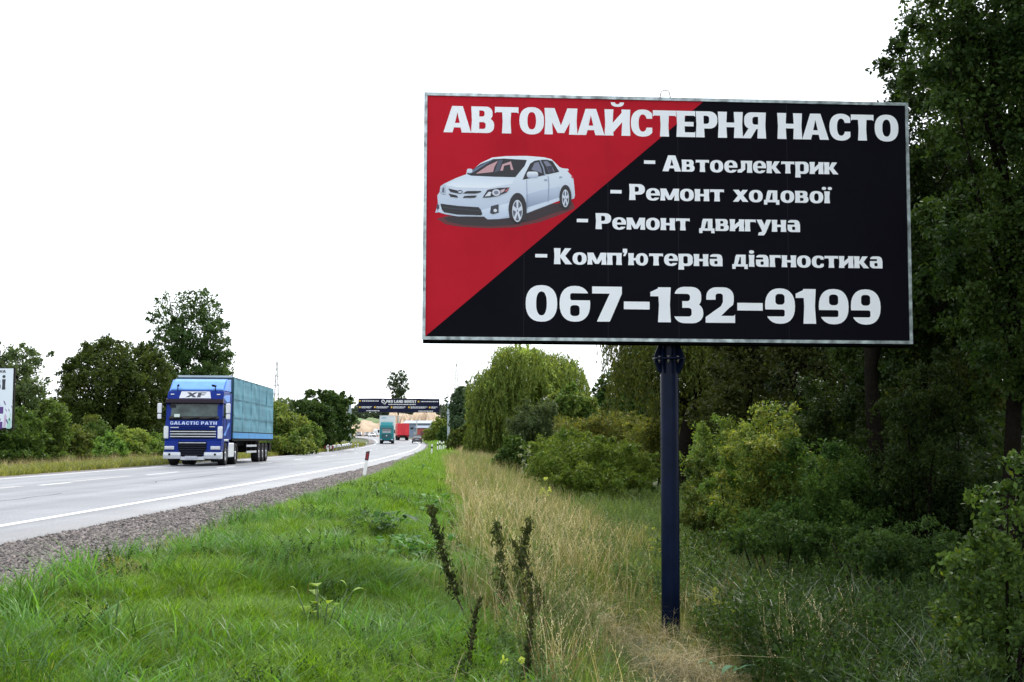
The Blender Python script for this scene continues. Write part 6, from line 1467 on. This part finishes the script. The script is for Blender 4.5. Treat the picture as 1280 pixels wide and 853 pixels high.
# crushed stone on the shoulder
X, Y, s, D = field(rng, 1.0, lambda d: gedge(d) + .05, 7, 75, 52000, 1.9)
zz = road_pt(D, s, -.03)[:, 2] + .004
scatter('crushed_stone', 'stone', X, Y, rng.uniform(.012, .06, len(X)) * rng.uniform(.5, 1, len(X)) * np.interp(D, [7, 34, 75], [.9, 1.5, 2.4]), rng, 'crushed purplish grey stone on the road shoulder', 'gravel', zs=zz, tilt=.5)

# ------------------------------------------------------------------ single plants that stand out
def spike(px0, py0, px1, py1, D, label, seed, dark=(.022, .034, .012), dark2=(.075, .095, .030), w=.065, bend=.0, n=420, side=0.0):
    """tall weed stem: foot at (px0, py0), tip at (px1, py1)"""
    rng = np.random.default_rng(seed)
    a = at(px0, py0, D); tip = at(px1, py1, D); z0 = gz(a.x, D)
    root = empty('tall_weed', (a.x, D, z0)); tag(root, label, 'weed', 'dark seeding weed stems in the meadow')
    e = Vector((tip.x - a.x, .15, tip.z - z0)); P = []
    for i in range(9):
        f = i / 8; P.append(Vector((e.x * f ** .9 + math.sin(f * 5 + seed) * .015 + side * math.sin(f * PI), e.y * f, e.z * f - bend * f ** 3)))
    mb = MB(); mb.tube(P, [.009 * (1 - .7 * i / 8) for i in range(9)], 5); 
    for q in range(7):
        f = .3 + .09 * q; k = int(f * 8); p = P[k]; ang_ = seed * 1.7 + q * 2.4
        mb.tube([p, p + Vector((math.cos(ang_) * .05, math.sin(ang_) * .05, .07)), p + Vector((math.cos(ang_) * .09, math.sin(ang_) * .09, .10 + .02 * (q % 3)))], [.004, .003, .0015], 4)
    mb.build('stem', mat('weed_stem', (.07, .05, .03), rough=.9), root)
    PA = np.array([tuple(p) for p in P]); t = rng.uniform(.18, 1, n) ** (.7 + .3 * (seed % 3)); k = np.minimum((t * 8).astype(int), 7); g = t * 8 - k
    C = PA[k] * (1 - g)[:, None] + PA[k + 1] * g[:, None] + rng.normal(size=(n, 3)) * (w * (1.1 - .6 * t) * (.35 + .65 * np.abs(np.sin(t * 23 + seed))) * .6)[:, None]
    col = leaf_cols(rng, (t * 20).astype(int), 21, dark, dark2); L = .046 * rng.uniform(.6, 1.4, n)
    link('leaves', leaves_mesh('leaves', C, L, L * .38, col, rng, None, down=1.3), None, root)
    return root
spike(600, 800, 537, 634, 11.6, 'long dark weed stem leaning far left over the verge grass', 501, w=.075, n=560, side=-.05)
spike(613, 800, 622, 655, 12.0, 'upright dark leafy weed with a narrow tip, left of the drooping pair', 502, w=.10, n=520, side=.06)
spike(676, 815, 641, 668, 11.8, 'dark weed with drooping tip, leaning left of its neighbour', 503, bend=.06, w=.07, side=.10)
spike(664, 800, 662, 652, 12.3, 'darkest upright weed stem with curled leaves, right of the group', 504, w=.10, n=560, side=-.07)
spike(640, 800, 646, 712, 11.5, 'short greenish weed stem between the taller dark ones', 507, w=.07, n=260, side=.04, dark2=(.09, .12, .035))
spike(652, 852, 660, 738, 9.6, 'short dark weed stem close to the bottom edge, centre', 505, w=.05, n=260, side=.05)
spike(590, 850, 602, 750, 9.8, 'thin leaning weed stem at the border of the verge, near the bottom edge', 508, w=.04, n=160, side=-.06)
def leafy(px_, py_, D, label, n, size, spread, h, ca, cb, seed, name='broadleaf_weed', grp=None, aspect=.5, upn=1.2):
    rng = np.random.default_rng(seed); a = at(px_, py_, D); z0 = gz(a.x, D)
    root = empty(name, (a.x, D, z0)); tag(root, label, 'plant', grp)
    az = rng.uniform(0, 6.283, n); el = rng.uniform(.25, 1.2, n); L = size * rng.uniform(.6, 1.25, n)
    me_V, Fq, C = [], [], []
    base = np.stack([rng.normal(0, spread, n), rng.normal(0, spread, n), rng.uniform(.0, h, n) + (.16 if grp and D < 30 else .04)], 1)
    for i in range(n):
        d = np.array([math.cos(az[i]) * math.cos(el[i]), math.sin(az[i]) * math.cos(el[i]), math.sin(el[i])]); s_ = np.array([-math.sin(az[i]), math.cos(az[i]), 0]); up = np.cross(s_, d) * -1
        c = (np.array(ca) + (np.array(cb) - np.array(ca)) * rng.random()) * rng.uniform(.85, 1.2); b = len(me_V)
        for k, (f, w) in enumerate(((0, .05), (.25, .75), (.5, 1), (.78, .7), (1, .04))):
            p = base[i] + d * L[i] * f - np.array([0, 0, 1]) * L[i] * .55 * f * f; W = w * L[i] * aspect * .5
            me_V += [tuple(p - s_ * W + np.array([0, 0, .12 * W])), tuple(p), tuple(p + s_ * W + np.array([0, 0, .12 * W]))]; C += [c, c * 1.25, c]
        for k in range(4):
            for q in range(2): a0 = b + 3 * k + q; Fq += [a0, a0 + 1, a0 + 4, a0 + 3]
    me = np_mesh('leaves', np.array(me_V), 4, np.array(Fq), cols=np.array(C), smooth=True); me.materials.append(LEAF)
    link('leaves', me, None, root)
    mb = MB()
    for i in range(0, n, max(1, n // 10)): mb.tube([(base[i][0] * .2, base[i][1] * .2, -.03), tuple(base[i])], [.008, .004], 5)
    mb.build('stem', mat('plant_stem', (.06, .10, .03), rough=.7), root)
    return root
DKa, DKb = (.030, .085, .014), (.085, .190, .035)
wg = 'broad leaved weeds in the verge grass'
leafy(470, 618, 31, 'broad-leaved weed on the verge beside the nearest marker post', 46, .24, .26, .14, DKa, DKb, 601, grp=wg)
leafy(525, 592, 48, 'low broad-leaved weed far up the verge, before the bend', 30, .34, .30, .2, DKa, DKb, 602, grp=wg)
leafy(478, 668, 19, 'dark dock clump in the middle of the verge, upper of the two', 60, .20, .22, .22, (.022, .07, .012), (.06, .15, .03), 603, grp=wg)
leafy(505, 705, 16.5, 'dark dock clump in the middle of the verge, lower of the two', 70, .20, .26, .2, (.022, .07, .012), (.06, .15, .03), 604, grp=wg)
leafy(400, 812, 10.2, 'light yellow-green plant with large rounded leaves in the foreground grass', 14, .13, .10, .26, (.15, .25, .03), (.24, .34, .05), 605, grp=wg, aspect=.6)
leafy(545, 640, 25, 'dark weed at the border of verge and meadow', 26, .24, .2, .35, (.022, .07, .012), (.06, .14, .03), 606, grp=wg)
leafy(930, 800, 14.0, 'bluish long-leaved weed in the grass right of the pole', 22, .34, .2, .2, (.04, .11, .05), (.09, .19, .10), 607, aspect=.22)
leafy(1050, 800, 12.5, 'shiny long-leaved weed in the shaded grass, lower right', 26, .34, .22, .2, (.03, .09, .03), (.08, .16, .06), 608, aspect=.22)
def flower_weed(px_, pyf, pyt, D, label, seed, fl=(.34, .38, .10), nf=9, fs=.03, h2=None):
    rng = np.random.default_rng(seed); a = at(px_, pyf, D); z0 = gz(a.x, D); H = at(px_, pyt, D).z - z0
    root = empty('flowering_weed', (a.x, D, z0)); tag(root, label, 'plant')
    mb = MB(); mb.tube([(0, 0, -.05), (.02, 0, H * .5), (0, 0, H)], [.008, .006, .003], 5)
    tips = []
    for k in range(nf):
        f = rng.uniform(.6, 1.0); q = rng.normal(0, .07, 2); e = (q[0], q[1], H * f + .06); mb.tube([(0.01, 0, H * f - .05), e], [.004, .002], 4); tips.append(e)
    mb.build('stem', mat('plant_stem', (.06, .10, .03), rough=.7), root)
    n = 90; t = rng.uniform(.05, .9, n); C = np.stack([rng.normal(0, .06, n), rng.normal(0, .06, n), t * H], 1)
    col = leaf_cols(rng, rng.integers(0, 10, n), 10, MGa, YGb); L = .07 * rng.uniform(.6, 1.3, n)
    link('leaves', leaves_mesh('leaves', C, L, L * .35, col, rng, None, 0.2), None, root)
    P = np.repeat(np.array(tips), 12, axis=0) + rng.normal(0, fs * .35, (nf * 12, 3)); L = np.full(len(P), fs)
    link('blossom', leaves_mesh('blossom', P, L, L * .6, np.tile(np.array(fl), (len(P), 1)), rng, None, -.5), None, root)
flower_weed(640, 905, 838, 8.2, 'pale yellow-green flower head at the bottom edge, centre', 701, fl=(.36, .44, .10), nf=3, fs=.030)
flower_weed(679, 640, 598, 30, 'weed with a pale yellow bloom in front of the round willow bush', 702, nf=5, fs=.07)
flower_weed(655, 640, 560, 32, 'tall pale flowering stem left of the round willow bush', 703, fl=(.40, .46, .34), nf=12, fs=.05)
flower_weed(900, 770, 742, 15.5, 'small pale yellow flowers in the grass just right of the pole', 704, nf=8, fs=.035)
flower_weed(818, 690, 662, 21, 'yellowish flowering weed left of the pole, at mid height', 705, nf=8, fs=.04)
